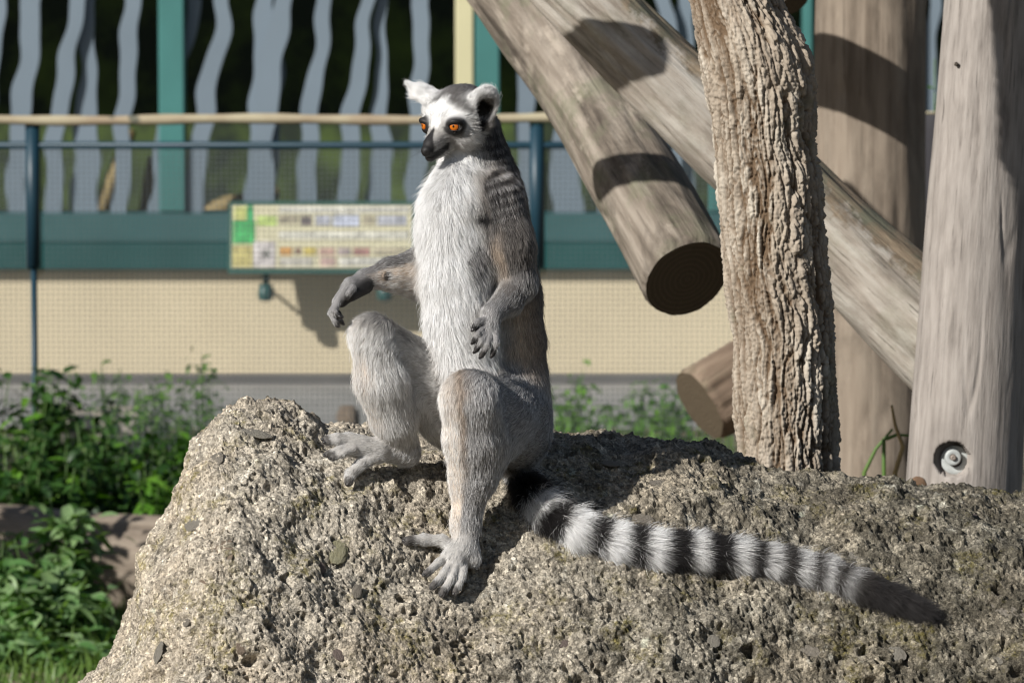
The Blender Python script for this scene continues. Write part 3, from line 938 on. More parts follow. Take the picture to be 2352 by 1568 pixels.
# ------------------------------------------------------------------ bark-covered trunk
DT = 6.62
_ty = np.array([-260, 0, 70, 140, 200, 270, 330, 400, 540, 680, 780, 860, 940, 1000, 1075, 1200])
_tl = np.array([1530, 1575, 1588, 1600, 1612, 1625, 1632, 1640, 1650, 1662, 1680, 1676, 1678, 1685, 1690, 1690])
_tr = np.array([1745, 1797, 1840, 1868, 1878, 1874, 1870, 1885, 1896, 1910, 1919, 1922, 1924, 1926, 1926, 1926])
def build_trunk():
    zc, xc, rr = [], [], []
    yy = np.linspace(-260, 1200, 60)
    for y in yy:
        l, r_ = np.interp(y, _ty, _tl), np.interp(y, _ty, _tr)
        q = P((l + r_) / 2, y, DT); zc.append(q[2]); xc.append(q[0]); rr.append((r_ - l) / 2 * DT / KPX)
    zc, xc, rr = np.array(zc)[::-1], np.array(xc)[::-1], np.array(rr)[::-1]
    zz = np.concatenate([np.linspace(-.1, zc[0], 40, endpoint=False), np.linspace(zc[0], zc[-1], 760), np.linspace(zc[-1], 2.5, 60)[1:]])
    X = np.interp(zz, zc, xc); Rr = np.interp(zz, zc, rr)
    X[zz > zc[-1]] += (zz[zz > zc[-1]] - zc[-1]) * -.12
    k = 9
    X = np.convolve(np.pad(X, k, 'edge'), np.ones(2 * k + 1) / (2 * k + 1), 'valid'); Rr = np.convolve(np.pad(Rr, k, 'edge'), np.ones(2 * k + 1) / (2 * k + 1), 'valid')
    n = 340
    th = np.linspace(0, 2 * math.pi, n, endpoint=False)
    TH, ZZ = np.meshgrid(th, zz, indexing='ij')
    c, s_ = np.cos(TH), np.sin(TH)
    Rg = np.broadcast_to(Rr[None], TH.shape) * 1.0
    # a long cleft on the shaded side of the lower trunk
    cle = sstep(.10, 0, np.abs(TH - R(-38) - 2 * math.pi + .05 * np.sin(ZZ * 9))) * sstep(1.45, 1.15, ZZ)
    base = Rg - .010 - .016 * cle
    q = np.stack([c * .07, s_ * .07, ZZ], -1).reshape(-1, 3)
    w = q + np.stack([perlin(q, (14, 14, 9), 301), perlin(q, (14, 14, 9), 302), 0 * q[:, 0]], -1) * .010
    w = w + np.stack([perlin(q, (70, 70, 50), 303), perlin(q, (70, 70, 50), 304), perlin(q, (70, 70, 50), 305)], -1) * .0016
    f1, f2, cid = worley(w, (84, 84, 11), 306, True, True)
    plate = sstep(.03, .22, f2 - f1)
    g1, g2, cid2 = worley(w, (135, 135, 42), 307, True, True)
    pl2 = sstep(.02, .22, g2 - g1)
    k1, k2, cid3 = worley(w, (260, 260, 110), 311, True, True)
    rd = 1 - np.abs(perlin(w, (48, 48, 3.2), 308))
    rgh = .55 + .45 * sstep(-.3, .5, c.ravel() * .9 + .3 * perlin(q, 9, 312))       # deeper grooves on one flank
    d = rgh * (.0066 * plate * (.6 + .5 * cid) + .0038 * pl2 * (.4 + .8 * cid2)) + .0042 * sstep(.60, 1.0, rd) + .0016 * (k2 - k1) + .0016 * perlin(q, 240, 309) + .0030 * perlin(q, (12, 12, 5), 310)
    rad = base + d.reshape(base.shape)
    V = np.stack([X[None] + c * rad, DT + s_ * rad, ZZ], -1)
    m_ = len(zz)
    ix = np.arange(n * m_).reshape(n, m_); nx = np.roll(ix, -1, 0)
    F = np.stack([ix[:, :-1], nx[:, :-1], nx[:, 1:], ix[:, 1:]], -1).reshape(-1, 4)
    return V.reshape(-1, 3), F, d
TV, TF, TDp = build_trunk()
def mat_bark():
    n = N("grooved_bark")
    v = n.obj((1, 1, .35)); v0 = n.obj()
    a = n.node("ShaderNodeAttribute"); a.attribute_name = "relief"
    c = n.mix(n.ramp(n.noise(v, 60, 6, .65), [(.3, 0), (.7, 1)]), (.25, .205, .16), (.40, .34, .27))
    c = n.mix(n.ramp(n.noise(v, 24, 5), [(.5, 0), (.66, 1)]), c, (.47, .42, .35))
    c = n.mix(n.ramp(a.outputs["Fac"], [(.15, 1), (.5, 0)]), c, (.13, .088, .055))          # fissures darkened and browned in the colour, by relief
    c = n.mix(n.math('MULTIPLY', n.ramp(n.noise(v0, 10, 5, .7), [(.56, 0), (.66, 1)]), .45), c, (.15, .155, .10))
    return n.set(c, .92, n.bump(n.noise(v, 300, 4, .7), .6, .0025), .15)
tree = empty("bark_trunk", (P(1805, 1070, DT)[0], DT, 0))
tag(tree, "upright trunk with deeply grooved brown bark standing right behind the boulder", "tree trunk")
tme = new_mesh("trunk", TV - np.array(tree.location), TF)
at = tme.attributes.new("relief", 'FLOAT', 'POINT')
at.data.foreach_set("value", np.clip(TDp / .0145, 0, 1).astype(np.float32))
link("trunk", tme, mat_bark(), tree)

# ------------------------------------------------------------------ fallen log at the left
timber("fallen_log", P(-260, 1262, 11.05), P(640, 1318, 10.65), .112, .104, TIM_BACK, 231, 80, 200, .010, ridges=.006,
       label="thick fallen log lying in the greenery left of the boulder", cat="log")

# ------------------------------------------------------------------ stones in the greenery
STN = mat_pebble("pale_field_stone", (.42, .37, .30), (.52, .48, .41))
for k, (x, y, d, w, h_, lb) in enumerate([(140, 985, 13.3, .10, .06, "pale stone among the dark weeds, left of two"), (270, 985, 13.6, .12, .06, "pale stone among the dark weeds, nearer the boulder"),
                                         (800, 962, 14.4, .035, .04, "small brown stone on the paving just behind the lemur's raised foot")]):
    me = pebble_mesh(20 + k); me.name = "stone"; me.materials.append(STN if k < 2 else PEB[1])
    o = link("stone", me); q = P(x, y, d)
    o.location = (q[0], d, max(.01, q[2])); o.scale = (w, w * .8, h_)
    tag(o, lb, "stone", "stones lying in the greenery")

# ------------------------------------------------------------------ plants
def mat_leaf(name, a, b, tr=.30):
    m = bpy.data.materials.new(name); m.use_nodes = True
    t = m.node_tree; t.nodes.clear()
    o = t.nodes.new("ShaderNodeOutputMaterial")
    oi = t.nodes.new("ShaderNodeObjectInfo"); tc = t.nodes.new("ShaderNodeTexCoord")
    ns = t.nodes.new("ShaderNodeTexNoise"); ns.inputs["Scale"].default_value = 22; t.links.new(tc.outputs["Object"], ns.inputs["Vector"])
    ad = t.nodes.new("ShaderNodeMath"); ad.operation = 'ADD'; t.links.new(ns.outputs["Fac"], ad.inputs[0])
    mr = t.nodes.new("ShaderNodeMath"); mr.operation = 'MULTIPLY_ADD'; mr.inputs[1].default_value = .9; mr.inputs[2].default_value = -.45
    t.links.new(oi.outputs["Random"], mr.inputs[0]); t.links.new(mr.outputs[0], ad.inputs[1])
    mx = t.nodes.new("ShaderNodeMix"); mx.data_type = 'RGBA'; mx.inputs[6].default_value = (*a, 1); mx.inputs[7].default_value = (*b, 1)
    t.links.new(ad.outputs[0], mx.inputs[0])
    p = t.nodes.new("ShaderNodeBsdfPrincipled"); p.inputs["Roughness"].default_value = .45; p.inputs["Specular IOR Level"].default_value = .4
    t.links.new(mx.outputs[2], p.inputs["Base Color"])
    tl = t.nodes.new("ShaderNodeBsdfTranslucent")
    hs = t.nodes.new("ShaderNodeMix"); hs.data_type = 'RGBA'; hs.blend_type = 'MULTIPLY'; hs.inputs[0].default_value = 1; hs.inputs[7].default_value = (1.3, 1.5, .5, 1)
    t.links.new(mx.outputs[2], hs.inputs[6]); t.links.new(hs.outputs[2], tl.inputs[0])
    ms = t.nodes.new("ShaderNodeMixShader"); ms.inputs[0].default_value = tr
    t.links.new(p.outputs[0], ms.inputs[1]); t.links.new(tl.outputs[0], ms.inputs[2]); t.links.new(ms.outputs[0], o.inputs[0])
    return m
LEAF_D = mat_leaf("shaded_weed_leaf", (.010, .034, .008), (.042, .105, .020), .2)  # low leaf tone: the shade over these weeds is put into the colour
LEAF_B = mat_leaf("bright_weed_leaf", (.065, .185, .016), (.150, .30, .036))
LEAF_P = mat_leaf("pale_broad_leaf", (.095, .215, .060), (.25, .36, .17))
LEAF_G = mat_leaf("grass_blade_green", (.07, .16, .025), (.16, .24, .06))
STEM = paint("green_stem", (.07, .13, .03), .2, .6, 20)
DRY = paint("dry_stalk", (.30, .22, .10), .2, .8, 20)
def leaf_vf(L_, Wd, fold=.25, droop=.25, wav=0.0):
    V, F = [], []
    prof = [(0, .04), (.14, .55), (.34, 1.0), (.58, .92), (.82, .50), (1.0, .02)]
    for i, (t, w) in enumerate(prof):
        z = -droop * L_ * t * t
        ws = w * Wd / 2
        e = wav * Wd * (1 if i % 2 else -1)
        V += [(-ws, t * L_, z + fold * ws + e), (0, t * L_, z), (ws, t * L_, z + fold * ws - e)]
    for i in range(len(prof) - 1):
        a = 3 * i
        F += [(a, a + 1, a + 4, a + 3), (a + 1, a + 2, a + 5, a + 4)]
    return V, F
def leaf_mesh(mat, L_, Wd, **k):
    V, F = leaf_vf(L_, Wd, **k)
    m = bpy.data.meshes.new("leaf"); m.from_pydata(V, [], F); m.polygons.foreach_set("use_smooth", np.ones(len(F), bool)); m.materials.append(mat); m.update()
    return m
LM = {k: [leaf_mesh(m_, l_, w_, fold=f_, droop=d_, wav=wv2) for (l_, w_, f_, d_, wv2) in ((1, .5, .3, .2, .02), (1, .42, .4, .35, .03), (1, .6, .2, .1, .05))] for k, m_ in (('d', LEAF_D), ('b', LEAF_B), ('p', LEAF_P))}
prn = random.Random(5)
def plant(name, base, height, nst, nleaf, lsize, kind, label, cat, group, spread=.12, extra=60):
    """stems from one root; larger leaves are single objects, the small inner leaves one joined part"""
    root = empty(name, base); tag(root, label, cat, group)
    mb = MB(); fo = MB()
    for s_ in range(nst):
        an = prn.uniform(0, 2 * math.pi); sp = spread * prn.uniform(.2, 1)
        top = np.array((math.cos(an) * sp, math.sin(an) * sp, height * prn.uniform(.65, 1.0)))
        mid_ = top * .5 + np.array((prn.uniform(-.02, .02), prn.uniform(-.02, .02), height * .06))
        pts = [(1 - t) ** 2 * np.zeros(3) + 2 * t * (1 - t) * mid_ + t * t * top for t in np.linspace(0, 1, 6)]
        mb.tube(pts, [.0038, .0034, .003, .0026, .002, .0012], 5)
        def at(t): return (1 - t) ** 2 * np.zeros(3) + 2 * t * (1 - t) * mid_ + t * t * top
        for l_ in range(nleaf):
            t = prn.uniform(.25, 1.0); p_ = at(t)
            sz = lsize * prn.uniform(.6, 1.2) * (1.1 - .45 * t)
            o = link("leaf", prn.choice(LM['b' if kind == 'd' and prn.random() < .3 else kind]), None, root)
            o.location = p_; o.rotation_euler = (prn.uniform(-.7, .5), prn.uniform(-.4, .4), prn.uniform(0, 6.28)); o.scale = (sz, sz, sz)
        for l_ in range(extra // nst):
            t = prn.uniform(.1, 1.0); p_ = at(t) + np.array((prn.gauss(0, .025), prn.gauss(0, .025), prn.gauss(0, .015)))
            sz = lsize * prn.uniform(.35, .75)
            V, F = leaf_vf(sz, sz * .5)
            E = Matrix.Rotation(prn.uniform(0, 6.28), 3, 'Z') @ Matrix.Rotation(prn.uniform(-.8, .6), 3, 'X') @ Matrix.Rotation(prn.uniform(-.5, .5), 3, 'Y')
            fo.add(np.array(V) @ np.array(E).T + p_, F)
    mb.build("stems", STEM, root, True)
    if extra:
        f_ = fo.build("small_leaves", {'d': LEAF_D, 'b': LEAF_B, 'p': LEAF_P}[kind], root, True); tag(f_, kind='stuff')
    return root
def gpt(x, d): return np.array((P(x, 800, d)[0], d, -.01))
def bed(rows, nst, nleaf, lsize, kind, cat, group, spread, extra, up=1.1, name="weed"):
    for x, y, d, lb in rows:
        h_ = max(.05, P(x, y, d)[2]) * up
        plant(name, gpt(x, d), h_, nst, nleaf, lsize, kind, lb, cat, group, spread, extra)
bed([(-20, 832, 12.0, "tall dark weed at the left edge, left of the fence post's foot"),
     (70, 872, 11.9, "dark weed right in front of the fence post's foot"),
     (125, 898, 12.0, "dark weed just right of the fence post, before the left pale stone"),
     (182, 905, 11.9, "dark weed in front of the two pale stones"),
     (30, 985, 11.5, "low dark weed at the left edge above the fallen log"),
     (110, 1000, 11.4, "low dark weed above the fallen log, below the left pale stone"),
     (200, 1010, 11.5, "low dark weed above the middle of the visible fallen log"),
     (265, 1010, 11.7, "low dark weed above the fallen log, before the right pale stone"),
     (330, 1045, 11.6, "dark weed behind the end of the fallen log beside the boulder"),
     (60, 1075, 11.3, "lowest dark weed, touching the top of the fallen log at the left")],
    7, 9, .066, 'd', "weed", "dark weeds behind the fallen log", .11, 170, 1.2)
bed([(268, 868, 12.8, "thin bright weed reaching up before the cream plinth, left of the single shoot"),
     (300, 940, 12.5, "bright weed between the dark weeds and the boulder, leftmost of its row"),
     (352, 938, 12.6, "bright weed below and left of the single tall shoot"),
     (405, 905, 12.7, "full bright weed just left of the single tall shoot"),
     (462, 905, 12.9, "bright weed at the boulder's upper left corner"),
     (385, 1010, 12.0, "bright weed halfway down beside the boulder's left slope"),
     (440, 1000, 12.1, "bright weed half hidden by the boulder's left slope"),
     (345, 1115, 11.3, "lowest bright weed between the fallen log's end and the boulder")],
    5, 8, .050, 'b', "weed", "bright weeds left of the boulder", .085, 150, 1.22)
bed([(468, 800, 13.0, "single tall green weed shoot standing up in front of the cream plinth")], 1, 18, .045, 'b', "weed", None, .010, 60, 1.05)
bed([(150, 1165, 10.45, "tallest broad-leaved plant, its leaf standing up against the fallen log"),
     (52, 1190, 10.4, "broad-leaved plant covering the fallen log near the left edge"),
     (-15, 1255, 10.2, "broad-leaved plant cut by the left edge of the picture"),
     (108, 1262, 10.3, "broad-leaved plant in front of the middle of the fallen log"),
     (60, 1345, 10.1, "broad-leaved plant below the fallen log at the left"),
     (160, 1365, 10.15, "broad-leaved plant below the tallest one, nearer the boulder"),
     (20, 1440, 9.95, "broad-leaved plant low in the left corner"),
     (225, 1440, 10.2, "small broad-leaved plant beside the boulder's lower left slope"),
     (110, 1470, 9.95, "broad-leaved plant in the bottom left, between the corner and the boulder"),
     (190, 1525, 9.95, "lowest broad-leaved plant touching the bottom edge beside the boulder")],
    8, 13, .076, 'p', "plant", "broad-leaved plants in front of the log", .085, 90, 1.15, "broad_leaf_plant")
bed([(-440, 575, 10.3, "tall leafy plant beyond the left edge, shading the fallen log"), (-620, 600, 10.05, "tall leafy plant beyond the left edge, further out"), (-520, 560, 10.35, "tall leafy plant beyond the left edge, behind the others")],
    9, 12, .10, 'p', "plant", "leafy plants beyond the left edge", .17, 420, 1.0, "broad_leaf_plant")
bed([(1315, 868, 13.6, "bright weed standing up right beside the lemur's back"),
     (1345, 930, 13.1, "bright weed above the boulder's ridge, second from the lemur's back"),
     (1400, 955, 12.9, "low bright weed above the middle of the boulder's shaded ridge"),
     (1462, 882, 13.5, "tall bright weed in the middle of the row over the boulder"),
     (1500, 935, 13.0, "bright weed between the two tall ones over the boulder"),
     (1545, 882, 13.4, "tall bright weed just left of the low brown log stump"),
     (1575, 960, 12.7, "bright weed below the left end of the low brown log stump"),
     (1640, 990, 12.4, "bright weed between the low stump and the bark-covered trunk")],
    5, 8, .050, 'b', "weed", "weeds seen over the boulder", .085, 150, 1.15)
# a few leaves high up in the gap between the right-hand posts
pl_ = plant("climbing_plant", gpt(2170, 11.2), P(2160, 120, 11.2)[2], 2, 16, .07, 'b', "thin green climber in the gap left of the tall pale post", "plant", None, .03, 20)
# dry and green stalks at the foot of the tall post
def stalk(pts, r, mat, label, group):
    b_ = np.asarray(pts[0]); o = empty("stalk", b_); tag(o, label, "stalk", group)
    P3 = []
    pts = [np.asarray(p) for p in pts]
    for i in range(len(pts) - 1):
        for t in np.linspace(0, 1, 5, endpoint=False): P3.append(pts[i] * (1 - t) + pts[i + 1] * t - b_)
    P3.append(pts[-1] - b_)
    m = MB(); m.tube(P3, [r * (1 - .6 * i / len(P3)) for i in range(len(P3))], 6); m.build("blade", mat, o, True)
g8 = lambda x, d: np.array((P(x, 1000, d)[0], d, -.02))
stalk([g8(2052, 7.9), P(2056, 1085, 7.9), P(2074, 1025, 7.9), P(2056, 975, 7.9), P(2048, 930, 7.9)], .0050, DRY, "dry straw-coloured stalk bent beside the tall pale post", None)
stalk([g8(1975, 8.1), P(1985, 1085, 8.1), P(2012, 1030, 8.1), P(2050, 985, 8.1)], .0046, LEAF_G, "green grass stalk leaning right between the two posts", None)
stalk([g8(2040, 8.0), P(2030, 1010, 8.0), P(2060, 998, 8.0), P(2088, 1000, 8.0)], .0042, LEAF_G, "green grass stalk bending level towards the tall pale post", None)
# low grass round the plants
gb = MB()
for k in range(5200):
    d = prn.uniform(9.3, 14.2)
    x = prn.uniform(-.0, 560) if k % 4 else prn.uniform(1240, 1800)
    b_ = np.array((P(x - 60, 800, d)[0], d, -.01))
    h_ = prn.uniform(.03, .10); an = prn.uniform(0, 6.28); ln = prn.uniform(.2, .9) * h_
    w_ = np.array((math.cos(an + 1.57), math.sin(an + 1.57), 0)) * .0028
    m_ = b_ + np.array((math.cos(an) * ln * .4, math.sin(an) * ln * .4, h_ * .65)); t_ = b_ + np.array((math.cos(an) * ln, math.sin(an) * ln, h_))
    gb.add([b_ - w_, b_ + w_, m_ + w_ * .8, m_ - w_ * .8, t_], [(0, 1, 2, 3), (3, 2, 4)])
gr = gb.build("grass", LEAF_G, None); tag(gr, "short green grass tufts round the weeds", None, None, 'stuff')
print("all", round(time.time() - T0, 1))
# ------------------------------------------------------------------ ring-tailed lemur
MM = .001
THETA = R(36)
HEAD_C = P(1056, 262, 5.985)
HL = np.array((math.cos(THETA), -math.sin(THETA), 0))
HF = np.array((-math.sin(THETA), -math.cos(THETA), 0))
HU = np.array((0, 0, 1.0))
_pd = R(4)                                   # slight downward pitch of the head
HF, HU = HF * math.cos(_pd) - HU * math.sin(_pd), HU * math.cos(_pd) + HF * math.sin(_pd)
HM = np.stack([HL, HF, HU], 1)               # columns
def hp(l, f, u):
    return HEAD_C + HM @ np.array((l, f, u)) * MM

# each primitive: kind, geometry, blend k, label, flow direction, fur length, lift, density factor
prims = []
def cone(a, b, ra, rb, k, lab, fl, lift=.28, den=1.0, flow=None, op='add'):
    a, b = np.asarray(a, float), np.asarray(b, float)
    f = (b - a) / (np.linalg.norm(b - a) + 1e-9) if flow is None else np.asarray(flow, float)
    prims.append(dict(t='c', a=a, b=b, ra=ra * MM, rb=rb * MM, k=k * MM, lab=lab, fl=fl * MM, lift=lift, den=den, flow=f, op=op))
def ell(c, r, M, k, lab, fl, flow, lift=.28, den=1.0, op='add'):
    prims.append(dict(t='e', c=np.asarray(c, float), r=np.asarray(r, float) * MM, M=np.asarray(M, float), k=k * MM, lab=lab, fl=fl * MM, lift=lift, den=den, flow=np.asarray(flow, float), op=op))
def chain(pts, rads, k, lab, fl, lift=.28, den=1.0):
    for i in range(len(pts) - 1):
        cone(pts[i], pts[i + 1], rads[i], rads[i + 1], k, lab, fl, lift, den)

DOWN = np.array((0, 0, -1.0))
# torso -------------------------------------------------------------------
spine = [(1096, 385, 6.015), (1112, 460, 6.02), (1116, 560, 6.02), (1124, 680, 6.02), (1142, 790, 6.015), (1150, 890, 6.01), (1160, 985, 6.005)]
srad = [31, 44, 52, 56, 52, 50, 42]
chain([P(*s) for s in spine], srad, 18, 'torso', 9, .32)
front = [(1046, 425, 5.962), (1041, 480, 5.955), (1043, 545, 5.955), (1048, 640, 5.95), (1058, 740, 5.945), (1068, 830, 5.945), (1076, 890, 5.955)]
frad = [25, 33, 35, 36, 34, 30, 23]
chain([P(*s) for s in front], frad, 22, 'belly', 13, .52)
cone(P(1088, 300, 6.005), P(1100, 400, 6.015), 30, 40, 18, 'neck', 9, .36, flow=DOWN)
cone(P(1050, 335, 5.99), P(1052, 420, 5.978), 18, 23, 14, 'throat', 8, .36, flow=DOWN)
# near arm (the lemur's left) ----------------------------------------------
sh = P(1140, 462, 5.965); el = P(1190, 650, 5.948); wr = P(1130, 720, 5.905)
cone(sh, P(1168, 560, 5.952), 31, 26, 30, 'arm', 8, .30)
cone(P(1168, 560, 5.952), el, 26, 21, 20, 'arm', 8, .28)
cone(el, P(1168, 690, 5.930), 21, 17, 7, 'forearm', 7, .26)
cone(P(1168, 690, 5.930), wr, 17, 11.5, 6, 'forearm', 6, .24)
cone(wr, P(1119, 752, 5.896), 11, 9.5, 5, 'hand', 4.5, .24, 2.0)
cone(P(1130, 728, 5.902), P(1130, 756, 5.896), 9.5, 8.5, 5, 'hand', 4.5, .24, 2.0)
def digit(pts, r, lab='finger', fl=3.0, k=1.3):
    n = len(pts)
    for i in range(n - 1):
        rr0 = r * (1 - .16 * i / (n - 1)); rr1 = r * (1 - .16 * (i + 1) / (n - 1))
        cone(pts[i], pts[i + 1], rr0, rr1, k, lab if i < n - 2 else lab + '_tip', fl if i < n - 2 else fl * .8, .24, 2.4 if i < n - 2 else 1.6)
digit([P(1112, 736, 5.892), P(1097, 738, 5.886), P(1089, 752, 5.884)], 4.2)
digit([P(1109, 752, 5.890), P(1098, 767, 5.880), P(1089, 782, 5.882)], 3.9)
digit([P(1116, 760, 5.890), P(1106, 784, 5.878), P(1094, 803, 5.881)], 4.0)
digit([P(1125, 762, 5.890), P(1120, 792, 5.878), P(1107, 815, 5.881)], 4.0)
digit([P(1136, 760, 5.892), P(1140, 788, 5.882), P(1132, 812, 5.883)], 3.9)
# far arm (the lemur's right) ------------------------------------------------
cone(P(1040, 480, 6.045), P(992, 622, 6.02), 26, 22, 20, 'arm', 9, .28)
fe = P(960, 628, 5.975); fw = P(842, 640, 5.935)
cone(fe, P(902, 630, 5.955), 29, 18.5, 14, 'forearm_far', 9, .34)
cone(P(902, 630, 5.955), fw, 18.5, 11.5, 6, 'forearm_far', 6, .26)
cone(fw, P(806, 654, 5.916), 10, 8.2, 5, 'hand_far', 4.5, .22)
cone(P(806, 654, 5.916), P(777, 690, 5.907), 8.0, 6.4, 5, 'hand_far', 4.5, .22)
cone(P(838, 657, 5.926), P(806, 677, 5.909), 9.5, 8, 4, 'palm', .5, .2, .25)
cone(P(806, 674, 5.919), P(786, 694, 5.910), 7, 6, 4, 'palm', .5, .2, .25)
digit([P(812, 660, 5.902), P(803, 671, 5.898), P(800, 680, 5.900)], 3.9)
digit([P(777, 694, 5.902), P(767, 714, 5.894), P(778, 724, 5.892)], 3.9)
digit([P(773, 696, 5.905), P(760, 718, 5.898), P(770, 737, 5.894), P(774, 744, 5.896)], 4.1)
digit([P(774, 695, 5.912), P(763, 712, 5.908), P(777, 730, 5.904), P(783, 738, 5.905)], 3.9)
digit([P(776, 693, 5.918), P(768, 708, 5.917), P(780, 722, 5.916)], 3.7)
# far leg --------------------------------------------------------------------
kn = P(856, 772, 5.905)
cone(P(1060, 920, 6.0), kn, 40, 23, 18, 'thigh_far', 9.5, .36)
cone(P(1030, 960, 5.99), P(960, 900, 5.95), 33, 27, 18, 'thigh_far', 9.5, .36, flow=P(1060, 1000, 5.99) - P(940, 860, 5.95))
an = P(925, 1030, 5.965)
cone(kn, P(876, 872, 5.915), 23.5, 29.5, 12, 'calf_far', 9.5, .34)
cone(P(876, 872, 5.915), P(904, 960, 5.938), 29.5, 25.5, 8, 'calf_far', 9, .32)
cone(P(904, 960, 5.938), an, 25.5, 17.5, 8, 'calf_far', 7, .30)
def onrock(x, y, lift):
    b, n_, s_ = rock_at(x, y)
    return b + n_ * (lift * MM + .003)
cone(P(936, 1040, 5.962), P(868, 1032, 5.938), 15, 12.5, 7, 'foot_far', 6, .24)
cone(P(868, 1032, 5.938), P(800, 1015, 5.925), 12.5, 11.5, 6, 'foot_far', 5, .22)
cone(P(868, 1040, 5.935), P(806, 1030, 5.918), 11, 9, 6, 'foot_far', 5, .22)
digit([P(803, 1008, 5.921), P(775, 1002, 5.913), P(748, 1008, 5.908)], 5.0, 'toe', 3.5)
digit([P(803, 1014, 5.918), P(775, 1014, 5.908), P(752, 1016, 5.903)], 4.7, 'toe', 3.5)
digit([P(805, 1026, 5.914), P(778, 1034, 5.904), P(752, 1043, 5.898)], 5.2, 'toe', 3.5)
digit([P(812, 1032, 5.912), P(790, 1041, 5.902), P(765, 1050, 5.897)], 5.0, 'toe', 3.5)
digit([P(872, 1046, 5.93), P(828, 1067, 5.914), P(806, 1086, 5.905), P(801, 1104, 5.900)], 6.6, 'bigtoe', 4.5, 3)
# near leg ------------------------------------------------------------------
cone(P(1172, 950, 5.985), P(1082, 916, 5.885), 43, 30, 22, 'thigh', 8, .30)
cone(P(1190, 1010, 6.0), P(1120, 960, 5.93), 33, 32, 22, 'thigh', 8, .30)
cone(P(1150, 900, 6.0), P(1165, 960, 6.0), 45, 42, 22, 'thigh', 8, .30)
ra = rock_at(1062, 1282)
kd = 5.880
cone(P(1080, 922, kd), P(1088, 1010, 5.895), 31, 32, 20, 'calf', 8, .30)
cone(P(1088, 1010, 5.895), P(1080, 1110, 5.905), 32, 21.5, 12, 'calf', 7.5, .28)
cone(P(1150, 950, 5.945), P(1098, 1085, 5.908), 38, 21, 26, 'calf', 8, .28)
cone(P(1080, 1110, 5.905), P(1070, 1200, 5.905), 21.5, 16.5, 8, 'calf', 7, .26)
cone(P(1070, 1200, 5.905), P(1066, 1258, 5.900), 16.5, 14.5, 6, 'calf', 6, .25)
cone(P(1066, 1258, 5.900), onrock(1074, 1292, 8), 14, 11, 7, 'foot', 6, .24)
cone(P(1066, 1258, 5.896), onrock(1040, 1300, 9), 13.5, 11, 7, 'foot', 5.5, .24)
cone(P(1062, 1262, 5.892), onrock(1024, 1290, 8), 12, 9, 7, 'foot', 5.5, .24)
digit([P(1050, 1262, 5.888), onrock(1010, 1256, 9), onrock(970, 1250, 6), onrock(930, 1250, 4)], 6.8, 'bigtoe', 4.5, 4)
digit([onrock(1030, 1284, 9), onrock(1003, 1303, 7), onrock(974, 1325, 4)], 5.2, 'toe', 4.4, 1.8)
digit([onrock(1036, 1296, 9), onrock(1014, 1327, 8), onrock(988, 1352, 4)], 5.4, 'toe', 4.4, 1.8)
digit([onrock(1044, 1300, 9), onrock(1030, 1340, 9), onrock(1010, 1366, 4)], 5.4, 'toe', 4.4, 1.8)
digit([onrock(1058, 1300, 9), onrock(1052, 1338, 9), onrock(1040, 1364, 4)], 5.2, 'toe', 4.4, 1.8)
# tail ---------------------------------------------------------------------
tail_px = [(1172, 1030), (1186, 1075), (1222, 1135), (1265, 1180), (1330, 1216), (1415, 1243), (1510, 1257), (1610, 1262), (1710, 1277), (1800, 1292), (1890, 1311), (1970, 1340), (2050, 1372), (2125, 1405)]
tail_pts = []
for i, (x, y) in enumerate(tail_px):
    if i == 0: q = P(x, y, 6.0)
    else:
        b, n_, s_ = rock_at(x, y + (18 if i > 1 else 10))
        q = b + n_ * (.014 if i < 12 else .009)
        q = P(x, y, q[1])
    tail_pts.append(q)
tail_rad = [14, 13, 13, 12.5, 12, 11.5, 11, 11, 11, 10.5, 10, 9, 7.5, 4]
tail_fl = [16, 19, 23, 25, 25, 24, 22, 22, 21, 21, 20, 20, 22, 24]
for i in range(len(tail_pts) - 1):
    cone(tail_pts[i], tail_pts[i + 1], tail_rad[i], tail_rad[i + 1], 5, 'tail', tail_fl[i], .78, 1.0)
# head -----------------------------------------------------------------------
I3 = HM
ell(hp(0, -4, 4), (32.5, 36, 30), I3, 4, 'skull', 5.5, -HF + .15 * HU, .24, 1.6)
ell(hp(0, 21, -3), (28.5, 22.5, 23.5), I3, 10, 'face', 4.8, HU * .5 - HF * .7, .22, 1.8)
for s in (-1, 1):
    ell(hp(s * 21, 11, 4), (14, 19, 17), I3, 9, 'skull', 6, -HF * .8 + s * HL * .4, .3, 1.6)
    ell(hp(s * 17, 12, -22), (15, 21, 15), I3, 12, 'cheek', 8, -HF * .9 + s * HL * .35 - HU * .3, .34, 1.5)
cone(hp(0, 34, -15), hp(0, 58, -30), 15.5, 8.4, 12, 'muzzle', 4.0, .26, 2.4, flow=-HF + .3 * HU)
cone(hp(0, 57, -29.5), hp(0, 66, -35.5), 8.4, 6.4, 5, 'snout', 1.6, .15, 1.2, flow=-HF)
cone(hp(0, 30, -32), hp(0, 61, -42.5), 11.5, 6.4, 5, 'jaw', 3.2, .22, 1.6, flow=-HF - .3 * HU)
ell(hp(0, 68.5, -36.5), (6.5, 5.2, 5.6), I3, 2.5, 'nose', 0, -HF, .1, 0)
for s in (-1, 1):
    ell(hp(s * 4.7, 72.3, -37.8), (1.7, 2.6, 1.4), I3, 1.2, 'nose', 0, -HF, .1, 0, op='sub')
    m = [hp(s * 2, 67, -43.2), hp(s * 7.5, 59, -41.3), hp(s * 12.5, 47, -37.2), hp(s * 14.5, 41, -34)]
    for i in range(3):
        cone(m[i], m[i + 1], .7, .7, 1.6, 'mouth', .6, .1, .3, op='sub')
